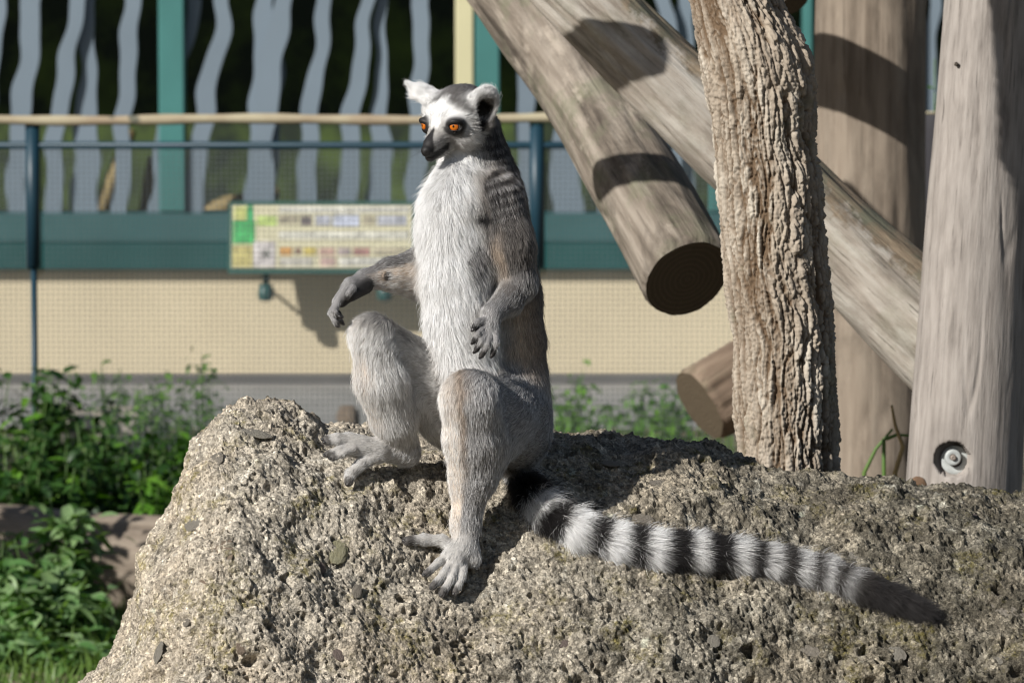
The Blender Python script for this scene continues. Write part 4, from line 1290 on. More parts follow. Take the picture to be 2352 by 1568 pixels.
# eye sockets and lids
EYES = []
for s in (-1, 1):
    ec = hp(s * 19.6, 35.5, -9.5)
    ed = HL * s * .52 + HF * .85 - HU * .02
    ed /= np.linalg.norm(ed)
    EYES.append((s, ec, ed))
    ell(ec, (10.6, 10.6, 10.6), I3, 4.5, 'eyering', 2.6, -HF + HL * s * .5, .24, 2.0)
    ell(ec + ed * 8.5 * MM, (7.4, 7.4, 7.4), I3, 2.0, 'eyering', 1.0, -HF + HL * s * .5, .15, .5, op='sub')
    # upper and lower lid rims over the ball
    er = np.cross(ed, HU); er /= np.linalg.norm(er); eu = np.cross(er, ed)
    up_, lo_ = [], []
    for t in np.linspace(-1, 1, 7):
        an_ = t * 1.15
        up_.append(ec + (ed * math.cos(an_) * .90 + er * math.sin(an_) * .88 + eu * (.67 - .26 * t * t)) * 8.8 * MM)
        lo_.append(ec + (ed * math.cos(an_) * .88 + er * math.sin(an_) * .88 - eu * (.62 - .30 * t * t)) * 8.6 * MM)
    for i in range(6):
        cone(up_[i], up_[i + 1], 2.5, 2.5, 2.5, 'eyering', 0, .1, 0)
        cone(lo_[i], lo_[i + 1], 1.0, 1.0, 1.0, 'eyering', 0, .1, 0)
# ears
EARS = []
for s in (-1, 1):
    if s > 0:                                            # near ear upright, turned out
        b0 = hp(28, 0, 1); b1 = hp(42, 4, 27); nf = HL * .80 + HF * .50 - HU * .20; er_ = (18.5, 8, 21)
    else:                                                # far ear swept out and forward
        b0 = hp(-24, 6, 6); b1 = hp(-48, 23, 32); nf = -HL * .485 + HF * .273 - HU * .83; er_ = (16, 7.5, 19)
    ax = (b1 - b0) / np.linalg.norm(b1 - b0)
    nf = nf - ax * np.dot(nf, ax); nf /= np.linalg.norm(nf)
    wx = np.cross(ax, nf)
    EM = np.stack([wx, nf, ax], 1)
    ce = b0 + (b1 - b0) * .48
    EARS.append((s, ce, EM, b0, b1))
    cone(b0 - ax * .006, b0 + (b1 - b0) * (.40 if s > 0 else .62), 17, 14 if s > 0 else 12, 9, 'ear', 8, .40, 1.6)
    if s < 0: cone(hp(-29, 13, -2), b0 + (b1 - b0) * .72, 11, 6, 7, 'ear', 9, .40, 1.8, flow=ax)
    if s < 0: cone(b0, b1 + ax * .003, 16, 4.0, 6, 'ear', 9, .36, 1.8)
    ell(ce if s > 0 else b0 + (b1 - b0) * .34, er_, EM, 7, 'ear', 8.5, ax - nf * .2, .34, 1.9)
    ell(ce + nf * 8.5 * MM - ax * 4 * MM, (13.5, 9.5, 18), EM, 2.0, 'earin', 7, ax * .8 + nf * .25, .5, .9, op='sub')
    ell(hp(s * 37, 7, -9), (5, 6, 10), I3, 3.0, 'earin', 5, -HF, .4, .8, op='sub')

# signed distance grid -------------------------------------------------------
def prim_sdf(p, Q):
    if p['t'] == 'c':
        ab = p['b'] - p['a']
        t = np.clip(((Q - p['a']) @ ab) / (ab @ ab), 0, 1)
        d = np.linalg.norm(Q - p['a'] - t[..., None] * ab, axis=-1)
        return d - (p['ra'] + (p['rb'] - p['ra']) * t)
    l = (Q - p['c']) @ p['M']
    k0 = np.linalg.norm(l / p['r'], axis=-1)
    k1 = np.linalg.norm(l / (p['r'] ** 2), axis=-1)
    return k0 * (k0 - 1) / (k1 + 1e-9)
def smin(a, b, k):
    h = np.maximum(k - np.abs(a - b), 0) / k
    return np.minimum(a, b) - h * h * k * .25

def bounds(p):
    if p['t'] == 'c':
        r = max(p['ra'], p['rb'])
        return np.minimum(p['a'], p['b']) - r, np.maximum(p['a'], p['b']) + r
    e = np.sqrt(((p['M'] * p['r']) ** 2).sum(1))
    return p['c'] - e, p['c'] + e

def surface(plist, vox):
    lo = np.min([bounds(p)[0] for p in plist], 0) - 4 * vox
    hi = np.max([bounds(p)[1] for p in plist], 0) + 4 * vox
    dims = np.ceil((hi - lo) / vox).astype(int) + 1
    D = np.full(dims, .05, np.float32)
    for p in plist:
        b0, b1 = bounds(p)
        mg = p['k'] + 4 * vox
        i0 = np.clip(np.floor((b0 - mg - lo) / vox).astype(int), 0, dims - 1)
        i1 = np.clip(np.ceil((b1 + mg - lo) / vox).astype(int) + 1, 1, dims)
        gx = (lo[0] + vox * np.arange(i0[0], i1[0])); gy = (lo[1] + vox * np.arange(i0[1], i1[1])); gz = (lo[2] + vox * np.arange(i0[2], i1[2]))
        Q = np.stack(np.meshgrid(gx, gy, gz, indexing='ij'), -1)
        d = prim_sdf(p, Q).astype(np.float32)
        sl = tuple(slice(a, b) for a, b in zip(i0, i1))
        if p['op'] == 'add': D[sl] = smin(D[sl], d, p['k'])
        else: D[sl] = -smin(-D[sl], d, p['k'])
    # naive surface nets
    ins = D < 0
    acc = np.zeros(tuple(dims - 1) + (3,), np.float32); cnt = np.zeros(tuple(dims - 1), np.int16)
    for ax in range(3):
        A = [slice(None)] * 3; B = [slice(None)] * 3
        A[ax] = slice(0, -1); B[ax] = slice(1, None)
        cr = np.argwhere(ins[tuple(A)] != ins[tuple(B)])
        e = np.eye(3, dtype=int)[ax]
        d0 = D[tuple(cr.T)]; d1 = D[tuple((cr + e).T)]
        pt = cr.astype(np.float32) + e * (d0 / (d0 - d1))[:, None]
        o1, o2 = [a for a in range(3) if a != ax]
        for u in (0, -1):
            for w in (0, -1):
                c = cr.copy(); c[:, o1] += u; c[:, o2] += w
                ok = ((c >= 0) & (c < dims - 1)).all(1)
                np.add.at(acc, tuple(c[ok].T), pt[ok]); np.add.at(cnt, tuple(c[ok].T), 1)
    cells = np.argwhere(cnt > 0)
    vid = np.full(tuple(dims - 1), -1, np.int64)
    vid[tuple(cells.T)] = np.arange(len(cells))
    V = lo + vox * (acc[tuple(cells.T)] / cnt[tuple(cells.T)][:, None])
    F = []
    for ax in range(3):
        A = [slice(None)] * 3; B = [slice(None)] * 3
        A[ax] = slice(0, -1); B[ax] = slice(1, None)
        a_, b_ = ins[tuple(A)], ins[tuple(B)]
        o1, o2 = (ax + 1) % 3, (ax + 2) % 3
        for flip in (False, True):
            cr = np.argwhere(a_ & ~b_) if not flip else np.argwhere(~a_ & b_)
            cr = cr[(cr[:, o1] > 0) & (cr[:, o2] > 0) & (cr[:, o1] < dims[o1] - 1) & (cr[:, o2] < dims[o2] - 1)]
            q = []
            for (u, w) in ((-1, -1), (0, -1), (0, 0), (-1, 0)):
                c = cr.copy(); c[:, o1] += u; c[:, o2] += w
                q.append(vid[tuple(c.T)])
            q = np.stack(q, 1)
            F.append(q[:, ::-1] if flip else q)
    F = np.concatenate(F)
    # smooth away the voxel steps
    for it in range(2):
        s = np.zeros_like(V); c = np.zeros(len(V))
        for a, b in ((0, 1), (1, 2), (2, 3), (3, 0)):
            np.add.at(s, F[:, a], V[F[:, b]]); np.add.at(c, F[:, a], 1)
            np.add.at(s, F[:, b], V[F[:, a]]); np.add.at(c, F[:, b], 1)
        V = .6 * V + .4 * s / c[:, None]
    return V, F

VOX = .0015
LV, LF = surface(prims, VOX)
fn = np.cross(LV[LF[:, 2]] - LV[LF[:, 0]], LV[LF[:, 3]] - LV[LF[:, 1]])
LN = np.zeros_like(LV)
for k in range(4): np.add.at(LN, LF[:, k], fn)
LN /= np.linalg.norm(LN, axis=1, keepdims=True) + 1e-12
print("lemur verts", len(LV), round(time.time() - T0, 1))

# blended per-vertex fur parameters --------------------------------------------
labs = sorted(set(p['lab'] for p in prims))
LW = {l: np.zeros(len(LV)) for l in labs}
SD = np.stack([np.abs(prim_sdf(p, LV)) if p['op'] == 'sub' else prim_sdf(p, LV) for p in prims], 1)
small = {'eyering', 'mouth', 'nose', 'snout', 'earin', 'palm'}
sig = np.array([.0016 if (p['lab'] in small or 'toe' in p['lab'] or 'finger' in p['lab']) else (.003 if p['lab'] in ('ear', 'muzzle', 'jaw', 'face', 'cheek', 'skull') else .006) for p in prims])
WT = np.exp(-np.maximum(SD - SD.min(1, keepdims=True), 0) / sig[None])
WT /= WT.sum(1, keepdims=True)
flow = WT @ np.stack([p['flow'] for p in prims])
flen = WT @ np.array([p['fl'] for p in prims])
flift = WT @ np.array([p['lift'] for p in prims])
fden = WT @ np.array([p['den'] for p in prims])
for i, p in enumerate(prims): LW[p['lab']] += WT[:, i]
def lw(*names): return sum(LW[n] for n in names if n in LW)
near = prims[0]
_bl = np.array((math.cos(R(38)), -math.sin(R(38)), 0)); _mid = P(1046, 600, 5.95)
_lat = (LV - _mid) @ _bl
flow += (lw('belly', 'throat') * np.clip(_lat / .03, -1, 1) * .55)[:, None] * _bl
flow -= LN * (flow * LN).sum(1, keepdims=True)
flow /= np.linalg.norm(flow, axis=1, keepdims=True) + 1e-9

# coat colours, from anatomy (all in the animal's own frame) ------------------------
WHITE = np.array((.93, .92, .905)); GREY = np.array((.208, .20, .198)); DARK = np.array((.075, .066, .060)); BLACK = np.array((.012, .011, .011))
PALE = np.array((.50, .475, .445)); BUFF = np.array((.60, .475, .365)); BROWN = np.array((.20, .150, .115)); LGREY = np.array((.365, .358, .355))
col = np.tile(GREY, (len(LV), 1)); tipc = np.tile(LGREY, (len(LV), 1))
def put(mask, c, t=None):
    global col, tipc
    m = np.clip(mask, 0, 1)[:, None]
    col = col * (1 - m) + np.asarray(c) * m
    tipc = tipc * (1 - m) + np.asarray(c if t is None else t) * m
BF = np.array((-math.sin(R(38)), -math.cos(R(38)), 0))       # way the chest faces
BL = np.array((math.cos(R(38)), -math.sin(R(38)), 0))
ax_t = np.array([P(1110, 400, 6.01), P(1135, 900, 6.0)])
def along(a, b, Q):
    ab = b - a
    return ((Q - a) @ ab) / (ab @ ab)
tt = along(ax_t[0], ax_t[1], LV)
rel = LV - (ax_t[0] + np.clip(tt, -.2, 1.2)[:, None] * (ax_t[1] - ax_t[0]))
lat = rel @ BL; fr = rel @ BF
nz = perlin(LV, 55, 31); nz2 = perlin(LV, 22, 32)
nfr = LN @ BF; nla = LN @ BL
W_t = lw('torso', 'belly', 'throat', 'neck')
# colour zones by the angle round the trunk: 0 = breastbone, +90 = the lemur's left side, 180 = spine
ang = np.degrees(np.arctan2(lat, fr + .006)) + 9 * nz + 7 * nz2 + 22 * sstep(.42, .12, tt) * (lat > 0)
put(W_t, DARK * .75, DARK * 1.9)                                                     # back
put(W_t * sstep(128, 96, np.abs(ang)) * sstep(.25, .6, tt), BROWN * 1.05, BUFF * .70)
put(W_t * sstep(104, 74, np.abs(ang)), BUFF * .92, BUFF * 1.12)                         # warm flank
put(W_t * sstep(74, 54, np.abs(ang)), PALE * .8, PALE * 1.45)
put(W_t * sstep(58 - 12 * sstep(.3, .6, tt), 36 - 8 * sstep(.3, .6, tt), np.abs(ang)), WHITE * .90, WHITE)                              # breast and belly
put(lw('throat') * .9, WHITE * .9, WHITE)
angn = np.degrees(np.arctan2(nla, nfr)) + 10 * nz
put(lw('neck'), PALE * .9, WHITE * .85)
put(np.clip(lw('neck') * 1.5, 0, 1) * sstep(58, 76, np.abs(angn)), BLACK * 1.2, DARK * .7)
put(lw('torso', 'arm') * sstep(60, 85, np.abs(angn)) * sstep(.70, .40, tt + .1 * nz) * .8, BLACK * 2, DARK * 1.3)
# upper arm / shoulder
W_a = lw('arm')
put(W_a, DARK * .55, np.array((.205, .185, .17)))
put(W_a * sstep(.12, .40, perlin(LV, (50, 50, 150), 77) + .3 * perlin(LV, 30, 78)) * .75 * sstep(.62, .72, LV[:, 2] - .42), BLACK * 2, DARK)
put(W_a * sstep(.02, .40, -nla * .75 + nfr * .6 + .15 * nz), BUFF * .8, BUFF * 1.15)
put(W_a * sstep(.38, .66, -nla * .75 + nfr * .6 + .15 * nz), PALE, WHITE * .92)
W_f = lw('forearm')
put(W_f, DARK * .9, LGREY * 1.15)
put(W_f * sstep(.25, .75, -nla * .8 + nfr * .35), PALE, WHITE * .8)
put(W_f * sstep(.2, .8, -LN[:, 2]), PALE * .9, PALE)
W_ff = lw('forearm_far')
put(W_ff, DARK * 1.0, LGREY * 1.1)
put(W_ff * sstep(.45, .05, LN[:, 2] + .2 * nz + .6 * LN[:, 1] + .25), BUFF * 1.0, WHITE * .9)
put(lw('hand', 'finger', 'hand_far'), GREY * 1.0, LGREY * 1.7)
def tipmask(lab, a0, a1):
    m = np.zeros(len(LV))
    for p in prims:
        if p['lab'] == lab:
            t_ = along(p['a'], p['b'], LV)
            m = np.maximum(m, sstep(a0, a1, t_) * (prim_sdf(p, LV) < .0025))
    return m
put(lw('finger_tip'), GREY * .8, LGREY * 1.3)
put(tipmask('finger_tip', .35, .7), BLACK * 1.6)
put(np.clip(lw('palm') * 2.2, 0, 1), BLACK * 1.1)
# legs
W_th = lw('thigh', 'calf')
put(W_th, GREY * .95, LGREY * 1.65)
hz_ = sstep(.62, .80, LV[:, 2])
put(W_th * sstep(-.05, -.28, LN[:, 0] + .10 * nz) * .75 * sstep(.80, .90, LV[:, 2]), BROWN, BUFF * .8)
put(W_th * sstep(-.28, -.52, LN[:, 0] + .10 * nz), (.66, .575, .49), WHITE * .94)
put(.6 * lw('calf') * sstep(-.15, -.5, LN[:, 0] + .10 * nz) * sstep(.2, .7, along(P(1080, 922, 5.88), P(1066, 1258, 5.90), LV)), BUFF * 1.1, WHITE * .85)
put(lw('thigh', 'calf') * sstep(.040, .012, np.linalg.norm((LV - P(1052, 880, 5.862)) * np.array((1.5, .8, .8)), axis=1) + .010 * nz) * .45, BROWN * .8, BUFF * .7)
W_fl = lw('thigh_far', 'calf_far')
put(W_fl, PALE * .9, WHITE * .92)
put(W_fl * sstep(.35, .8, LN[:, 2] + .25 * nla + .15 * nz), GREY * .9, PALE * 1.0)
put(lw('calf_far') * sstep(.15, .7, -LN[:, 0] + .2 * nz - .2 * LN[:, 2]) * .65, BUFF * 1.05, WHITE * .85)
put(lw('foot', 'foot_far', 'toe', 'bigtoe', 'toe_tip', 'bigtoe_tip'), PALE * .88, WHITE * .94)
put(np.maximum(tipmask('toe_tip', .55, .9), tipmask('bigtoe_tip', .4, .8)) * .9, DARK * .7, DARK)
put(lw('calf') * sstep(.80, .97, along(P(1080, 922, 5.88), P(1066, 1258, 5.90), LV)), PALE * .8, WHITE * .7)
# tail rings
tail_c = np.array([(t[0], t[1], t[2]) for t in tail_pts])
seg = np.linalg.norm(np.diff(tail_c, axis=0), axis=1); cum = np.concatenate([[0], np.cumsum(seg)])
best = np.full(len(LV), 9.0); targ = np.zeros(len(LV))
for i in range(len(seg)):
    ab = tail_c[i + 1] - tail_c[i]
    t = np.clip(((LV - tail_c[i]) @ ab) / (ab @ ab), 0, 1)
    d = np.linalg.norm(LV - tail_c[i] - t[:, None] * ab, axis=1)
    m = d < best
    best[m] = d[m]; targ[m] = cum[i] + t[m] * seg[i]
def arc_at(x):
    xs = np.array([q[0] for q in tail_px], float)
    return np.interp(x, xs, cum)
W_tail = lw('tail')
put(W_tail, BLACK * .8, BLACK * 1.5)
put(W_tail * sstep(arc_at(1560), arc_at(2000), targ), DARK * .22, DARK * .62)
put(W_tail * sstep(arc_at(1945), arc_at(2010), targ), BLACK * 1.2, BLACK * 2.2)
for (cx_, hw, bright) in ((1187, 11, .9), (1243, 15, 1), (1318, 19, 1), (1402, 19, 1), (1492, 17, .98), (1587, 16, .92), (1683, 17, .80), (1762, 16, .72), (1832, 15, .62), (1893, 14, .52), (1950, 12, .38)):
    a0, a1 = arc_at(cx_ - hw), arc_at(cx_ + hw)
    am = sstep(a0 - .005, a0 + .004, targ + .004 * nz) * sstep(a1 + .005, a1 - .004, targ + .004 * nz)
    put(W_tail * am, WHITE * (.88 * bright), WHITE * bright)
# head
hl = (LV - HEAD_C) @ HM / MM                 # millimetres in the head frame
W_h = lw('skull', 'face', 'cheek', 'muzzle', 'snout', 'jaw', 'nose', 'eyering', 'mouth', 'ear', 'earin')
W_sk = lw('skull', 'face', 'cheek')
put(W_sk, WHITE * .80, WHITE * .9)
capm = sstep(-2.5, 2.5, hl[:, 2] - (18.5 - .47 * np.clip(np.abs(hl[:, 0]) - 8, 0, 40) - .55 * np.clip(28 - hl[:, 1], 0, 40) + .14 * np.clip(hl[:, 1] - 42, -14, 20)) + 2.5 * nz) * sstep(48, 43, hl[:, 1]) * sstep(-14, -8, hl[:, 2])
put(W_sk * capm, DARK * 1.15, GREY * 1.05)
put(W_sk * sstep(8, -16, hl[:, 1] + 4 * nz) * sstep(-18, -4, hl[:, 2]) * (1 - capm) * .6, GREY, PALE)
put(lw('cheek') * .65, PALE * .75, PALE * 1.5)
put(W_sk * sstep(6, -8, hl[:, 1] + 3 * nz) * sstep(-2, -10, hl[:, 2]) * .6, PALE * .8, WHITE * .75)
put(lw('muzzle', 'jaw') * 1.0, PALE * .7, PALE * 1.05)
put(lw('muzzle', 'face', 'cheek') * sstep(7, 11, np.abs(hl[:, 0])) * sstep(-15, -20, hl[:, 2] + 2 * nz) * sstep(-37, -31, hl[:, 2]) * sstep(22, 32, hl[:, 1]) * .65, GREY * .8, GREY * 1.6)
put(lw('muzzle', 'face') * sstep(9, 3.5, np.abs(hl[:, 0])) * sstep(54, 46, hl[:, 1] + 2 * nz) * sstep(20, 30, hl[:, 1]), WHITE * .95, WHITE)
hlx = np.abs(hl[:, 0])
mline = np.interp(hl[:, 1], [41, 47, 59, 69], [-34, -37.2, -41.3, -43.6])      # height of the mouth line
mzs = np.maximum.reduce([sstep(60, 63.5, hl[:, 1] + 1.2 * nz - .1 * hlx),
                         sstep(1.0, -1.0, hlx - .48 * (hl[:, 1] - 49) + .8 * nz) * sstep(50, 53, hl[:, 1] + 1.5 * nz) * (hl[:, 2] > -40),
                         sstep(6.0, 3.5, hl[:, 2] - mline + .8 * nz) * sstep(33, 39, hl[:, 1] + 2 * nz) * (hl[:, 2] > mline - 7)])
put((lw('muzzle', 'jaw', 'snout', 'mouth') > .3) * mzs, BLACK * 1.5, BLACK * 2)
put(lw('jaw') * sstep(-3, -6, hl[:, 2] - mline) * sstep(60, 50, hl[:, 1]), PALE, WHITE * .8)
put(lw('nose', 'mouth'), BLACK)
put(sstep(8.5, 7, np.linalg.norm(hl - np.array((0, 69, -37)), axis=1)), BLACK)
for s, ec, ed in EYES:
    q = (LV - ec) / MM
    er = np.cross(ed, HU); er /= np.linalg.norm(er); eu = np.cross(er, ed)
    x_, y_, z_ = q @ er, q @ eu, q @ ed
    # the dark patch reaches down and in towards the muzzle
    inn = -s * (q @ HL)
    dd_ = np.sqrt((x_ * .92) ** 2 + ((y_ + .8)) ** 2 + (np.minimum(z_, 0) * .5) ** 2)
    put(sstep(13.2, 9.2, dd_ + 2.0 * nz - .22 * np.maximum(inn, 0) * (y_ < 0)) * (z_ > -14), BLACK * 1.7, DARK * .6)
    put(sstep(9.6, 8.6, dd_), BLACK * 1.0)
for s, ce, EM, b0, b1 in EARS:
    q = (LV - ce) @ EM / MM
    w_e = lw('ear', 'earin') * (np.sign((LV - HEAD_C) @ HL) == s)
    put(w_e * sstep(-20, -10, q[:, 2]), WHITE * .85, WHITE * .95)
    put(w_e * sstep(-12, -18, q[:, 2]) * .8, DARK * 1.6, GREY * 1.2)
    ins_ = sstep(1.0, .7, (q[:, 0] / 14.5) ** 2 + ((q[:, 2] + 3) / 18) ** 2) * sstep(-5, -2, q[:, 1]) * w_e
    put(ins_, DARK * 2.2, LGREY * 1.1)
    hole_ = ins_ * sstep(5, 0, q[:, 2] + 2 * nz + .35 * np.abs(q[:, 0]))
    put(hole_, BLACK * .6)
    flen = np.where(hole_ > .5, .0035, flen)
    h_d = np.linalg.norm((hl - np.array((s * 36, 8, -12))) * np.array((.7, 1.1, .75)), axis=1)
    put(sstep(9, 6.5, h_d + 1.5 * nz) * W_h, BLACK * .8, BLACK * 2)
# scent gland on the far forearm; shoulder fold creases and armpit shade painted into the coat
_lx, _ly = px_of(LV)
def surf(x, y):
    k = np.nonzero((np.abs(_lx - x) < 7) & (np.abs(_ly - y) < 7) & (LN[:, 1] < -.05))[0]
    return LV[k[LV[k, 1].argmin()]]
gl = np.linalg.norm(LV - surf(899, 630), axis=1)
put(lw('forearm_far') * sstep(.0075, .005, gl), BLACK * 1.4)
fden = np.where(gl < .006, .1, fden)
gs = np.linalg.norm((LV - surf(1113, 487)) * np.array((.6, .6, 1.3)), axis=1)
put(sstep(.011, .006, gs + .002 * nz), BLACK * 1.5, BLACK * 3)
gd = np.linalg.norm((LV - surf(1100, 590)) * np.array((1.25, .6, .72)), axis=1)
put(sstep(.024, .009, gd + .004 * nz) * .9, DARK * 1.3, GREY * 1.15)  # armpit darkened in the coat colour, as shade under the arm
sc_ = surf(1140, 395)
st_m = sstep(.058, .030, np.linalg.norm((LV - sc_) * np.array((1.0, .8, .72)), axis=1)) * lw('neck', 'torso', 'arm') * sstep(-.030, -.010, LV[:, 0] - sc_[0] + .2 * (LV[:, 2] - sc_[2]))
st_w = np.sin(2 * math.pi * ((LV[:, 2] - sc_[2]) - .32 * (LV[:, 0] - sc_[0])) / .0115 + 2.2 * nz2 + 1.2 * nz)  # fold creases painted as dark stripes, crests as lighter ones
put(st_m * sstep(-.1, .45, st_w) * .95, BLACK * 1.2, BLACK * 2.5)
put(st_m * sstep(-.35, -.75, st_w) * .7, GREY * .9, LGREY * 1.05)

def attr_mat(name, rough=.75, spec=.25, dark=1.0):
    n = N(name)
    a = n.node("ShaderNodeAttribute"); a.attribute_name = "coat"
    return n.set(a.outputs["Color"], rough, None, spec)
M_SKIN = attr_mat("lemur_skin", .6, .3)
lemur = empty("lemur", P(1100, 1010, 6.0))
tag(lemur, "ring-tailed lemur sitting upright on the boulder with orange eyes and arms spread", "lemur")
LO = np.array(lemur.location)
me = new_mesh("body", LV - LO, LF)
at = me.color_attributes.new("coat", 'FLOAT_COLOR', 'POINT')
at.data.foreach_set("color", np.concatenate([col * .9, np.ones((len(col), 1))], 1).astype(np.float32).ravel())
body = link("body", me, M_SKIN, lemur)

# fur ---------------------------------------------------------------------------
def mat_fur():
    m = bpy.data.materials.new("fur"); m.use_nodes = True
    t = m.node_tree; t.nodes.clear()
    o = t.nodes.new("ShaderNodeOutputMaterial")
    h = t.nodes.new("ShaderNodeBsdfHairPrincipled")
    h.model = 'CHIANG'; h.parametrization = 'COLOR'
    a = t.nodes.new("ShaderNodeAttribute"); a.attribute_name = "coat"
    t.links.new(a.outputs["Color"], h.inputs["Color"])
    h.inputs["Roughness"].default_value = .42
    h.inputs["Radial Roughness"].default_value = .55
    h.inputs["Coat"].default_value = 0.0
    d = t.nodes.new("ShaderNodeBsdfDiffuse")
    t.links.new(a.outputs["Color"], d.inputs[0])
    mx = t.nodes.new("ShaderNodeMixShader"); mx.inputs[0].default_value = .75
    t.links.new(h.outputs[0], mx.inputs[1]); t.links.new(d.outputs[0], mx.inputs[2])
    t.links.new(mx.outputs[0], o.inputs[0])
    return m
M_FUR = mat_fur()
tri = np.concatenate([LF[:, [0, 1, 2]], LF[:, [0, 2, 3]]])
ta = np.linalg.norm(np.cross(LV[tri[:, 1]] - LV[tri[:, 0]], LV[tri[:, 2]] - LV[tri[:, 0]]), axis=1) / 2
region_of = {}
def region(l):
    if l in ('skull', 'face', 'cheek', 'muzzle', 'snout', 'jaw', 'nose', 'eyering', 'mouth', 'ear', 'earin'): return 'head_fur'
    if l == 'tail': return 'tail_fur'
    if l in ('arm', 'forearm', 'hand', 'finger', 'finger_tip', 'forearm_far', 'hand_far', 'palm'): return 'arm_fur'
    if l in ('thigh', 'calf', 'foot', 'toe', 'toe_tip', 'bigtoe', 'bigtoe_tip', 'thigh_far', 'calf_far', 'foot_far'): return 'leg_fur'
    return 'torso_fur'
rnames = ['head_fur', 'torso_fur', 'arm_fur', 'leg_fur', 'tail_fur']
pr = np.array([rnames.index(region(p['lab'])) for p in prims])
vreg = pr[WT.argmax(1)]
def grow_fur(total, npt=5):
    w = ta * fden[tri].mean(1)
    # strands nobody can see from in front are thinned, not removed
    tn = LN[tri].mean(1)
    w = w * np.where(tn[:, 1] > .45, .35, 1.0) * np.where(vreg[tri[:, 0]] == 4, 2.2, 1.0) * np.where(vreg[tri[:, 0]] == 0, 1.7, 1.0)
    g = np.random.default_rng(11)
    k = g.choice(len(tri), total, p=w / w.sum())
    r1, r2 = np.sqrt(g.random(total)), g.random(total)
    bc = np.stack([1 - r1, r1 * (1 - r2), r1 * r2], 1)
    def ip(A):
        A = A[tri[k]]
        return (A * (bc[:, :, None] if A.ndim == 3 else bc)).sum(1)
    v, nn, tt_, L_, lf = ip(LV), ip(LN), ip(flow), ip(flen), ip(flift)
    c0, c1 = ip(col), ip(tipc)
    nn /= np.linalg.norm(nn, axis=1, keepdims=True); tt_ /= np.linalg.norm(tt_, axis=1, keepdims=True) + 1e-9
    reg = vreg[tri[k, 0]]
    tailm = reg == 4
    L_ = L_ * g.uniform(.55, 1.15, total)
    fly = g.random(total) < .05
    L_ = np.where(fly, L_ * 1.6, L_); lf = np.where(fly, lf * 1.6, lf)
    lf = lf * g.uniform(.7, 1.3, total)
    # slow waviness of the lie of the coat
    wv = np.stack([perlin(v, 45, 51), perlin(v, 45, 52), perlin(v, 45, 53)], 1) * .30
    jit = g.normal(size=(total, 3)) * .19
    d0 = nn * np.sin(lf * 1.35)[:, None] + tt_ * np.cos(lf * 1.35)[:, None] + wv + jit
    d0 /= np.linalg.norm(d0, axis=1, keepdims=True)
    dn = (d0 * nn).sum(1)
    d0 += nn * np.maximum(.10 - dn, 0)[:, None]
    s = np.linspace(0, 1, npt)
    bend = tt_ * .35 - nn * .20 + np.array((0, 0, -.12))
    pts = v[:, None] - nn[:, None] * .0006 + L_[:, None, None] * (s[None, :, None] * d0[:, None] + (s ** 2)[None, :, None] * bend[:, None])
    # clumping: strands of one lock lean to a common tip
    jc = (v + g.normal(size=v.shape) * .0004) / .0042
    jc += np.stack([perlin(v, 160, 61), perlin(v, 160, 62), perlin(v, 160, 63)], 1) * .6
    key = np.floor(jc).astype(np.int64)
    key = key[:, 0] * 73856093 ^ key[:, 1] * 19349663 ^ key[:, 2] * 83492791
    _, inv = np.unique(key, return_inverse=True)
    n_ = np.bincount(inv)
    tipm = np.stack([np.bincount(inv, pts[:, -1, a]) for a in range(3)], 1) / n_[:, None]
    rootm = np.stack([np.bincount(inv, v[:, a]) for a in range(3)], 1) / n_[:, None]
    cl = np.where(tailm, .30, np.where(L_ > .006, np.where(c1.mean(1) > .6, .24, .38), .15)) * g.uniform(.5, 1.15, total)
    pts += (tipm[inv] - pts[:, -1])[:, None] * (cl[:, None] * s[None, :] ** 1.4)[:, :, None]
    # larger tufts
    jc2 = v / .0100 + np.stack([perlin(v, 70, 71), perlin(v, 70, 72), perlin(v, 70, 73)], 1) * .5
    k2 = np.floor(jc2).astype(np.int64)
    k2 = k2[:, 0] * 73856093 ^ k2[:, 1] * 19349663 ^ k2[:, 2] * 83492791
    _, inv2 = np.unique(k2, return_inverse=True)
    m2 = np.bincount(inv2)
    tm = np.stack([np.bincount(inv2, pts[:, -1, a]) for a in range(3)], 1) / m2[:, None]
    c2 = np.where(tailm | (L_ < .006), 0, .26) * g.uniform(.4, 1.2, total)
    pts += (tm[inv2] - pts[:, -1])[:, None] * (c2[:, None] * s[None, :] ** 1.6)[:, :, None]
    # colour along the strand
    bri = np.exp(g.normal(size=total) * np.where(c1.mean(1) > .6, np.where(L_ < .0055, .24, .14), .32)) * (1 + .22 * (g.random(n_.size)[inv] - .5) * 2)
    mixs = np.clip(s * 1.25 - .12, 0, 1)[None, :, None]
    cc = (c0[:, None] * (1 - mixs) + c1[:, None] * mixs) * bri[:, None, None]
    cc = np.clip(cc, .004, .93)
    rad = (g.uniform(.75, 1.2, total) * np.where(tailm, .00016, np.where(L_ > .006, .00014, .00011)))[:, None] * np.array([1, .95, .8, .55, .15])[None]
    for ri, nm in enumerate(rnames):
        sel = reg == ri
        m = int(sel.sum())
        cu = bpy.data.hair_curves.new(nm)
        cu.add_curves([npt] * m)
        cu.attributes["position"].data.foreach_set("vector", (pts[sel] - LO).astype(np.float32).ravel())
        ra_ = cu.attributes.get("radius") or cu.attributes.new("radius", 'FLOAT', 'POINT')
        ra_.data.foreach_set("value", rad[sel].astype(np.float32).ravel())
        ca = cu.attributes.new("coat", 'FLOAT_COLOR', 'POINT')
        ca.data.foreach_set("color", np.concatenate([cc[sel], np.ones((m, npt, 1))], 2).astype(np.float32).ravel())
        cu.materials.append(M_FUR)
        o = bpy.data.objects.new(nm, cu)
        C.objects.link(o); o.parent = lemur
grow_fur(460000)

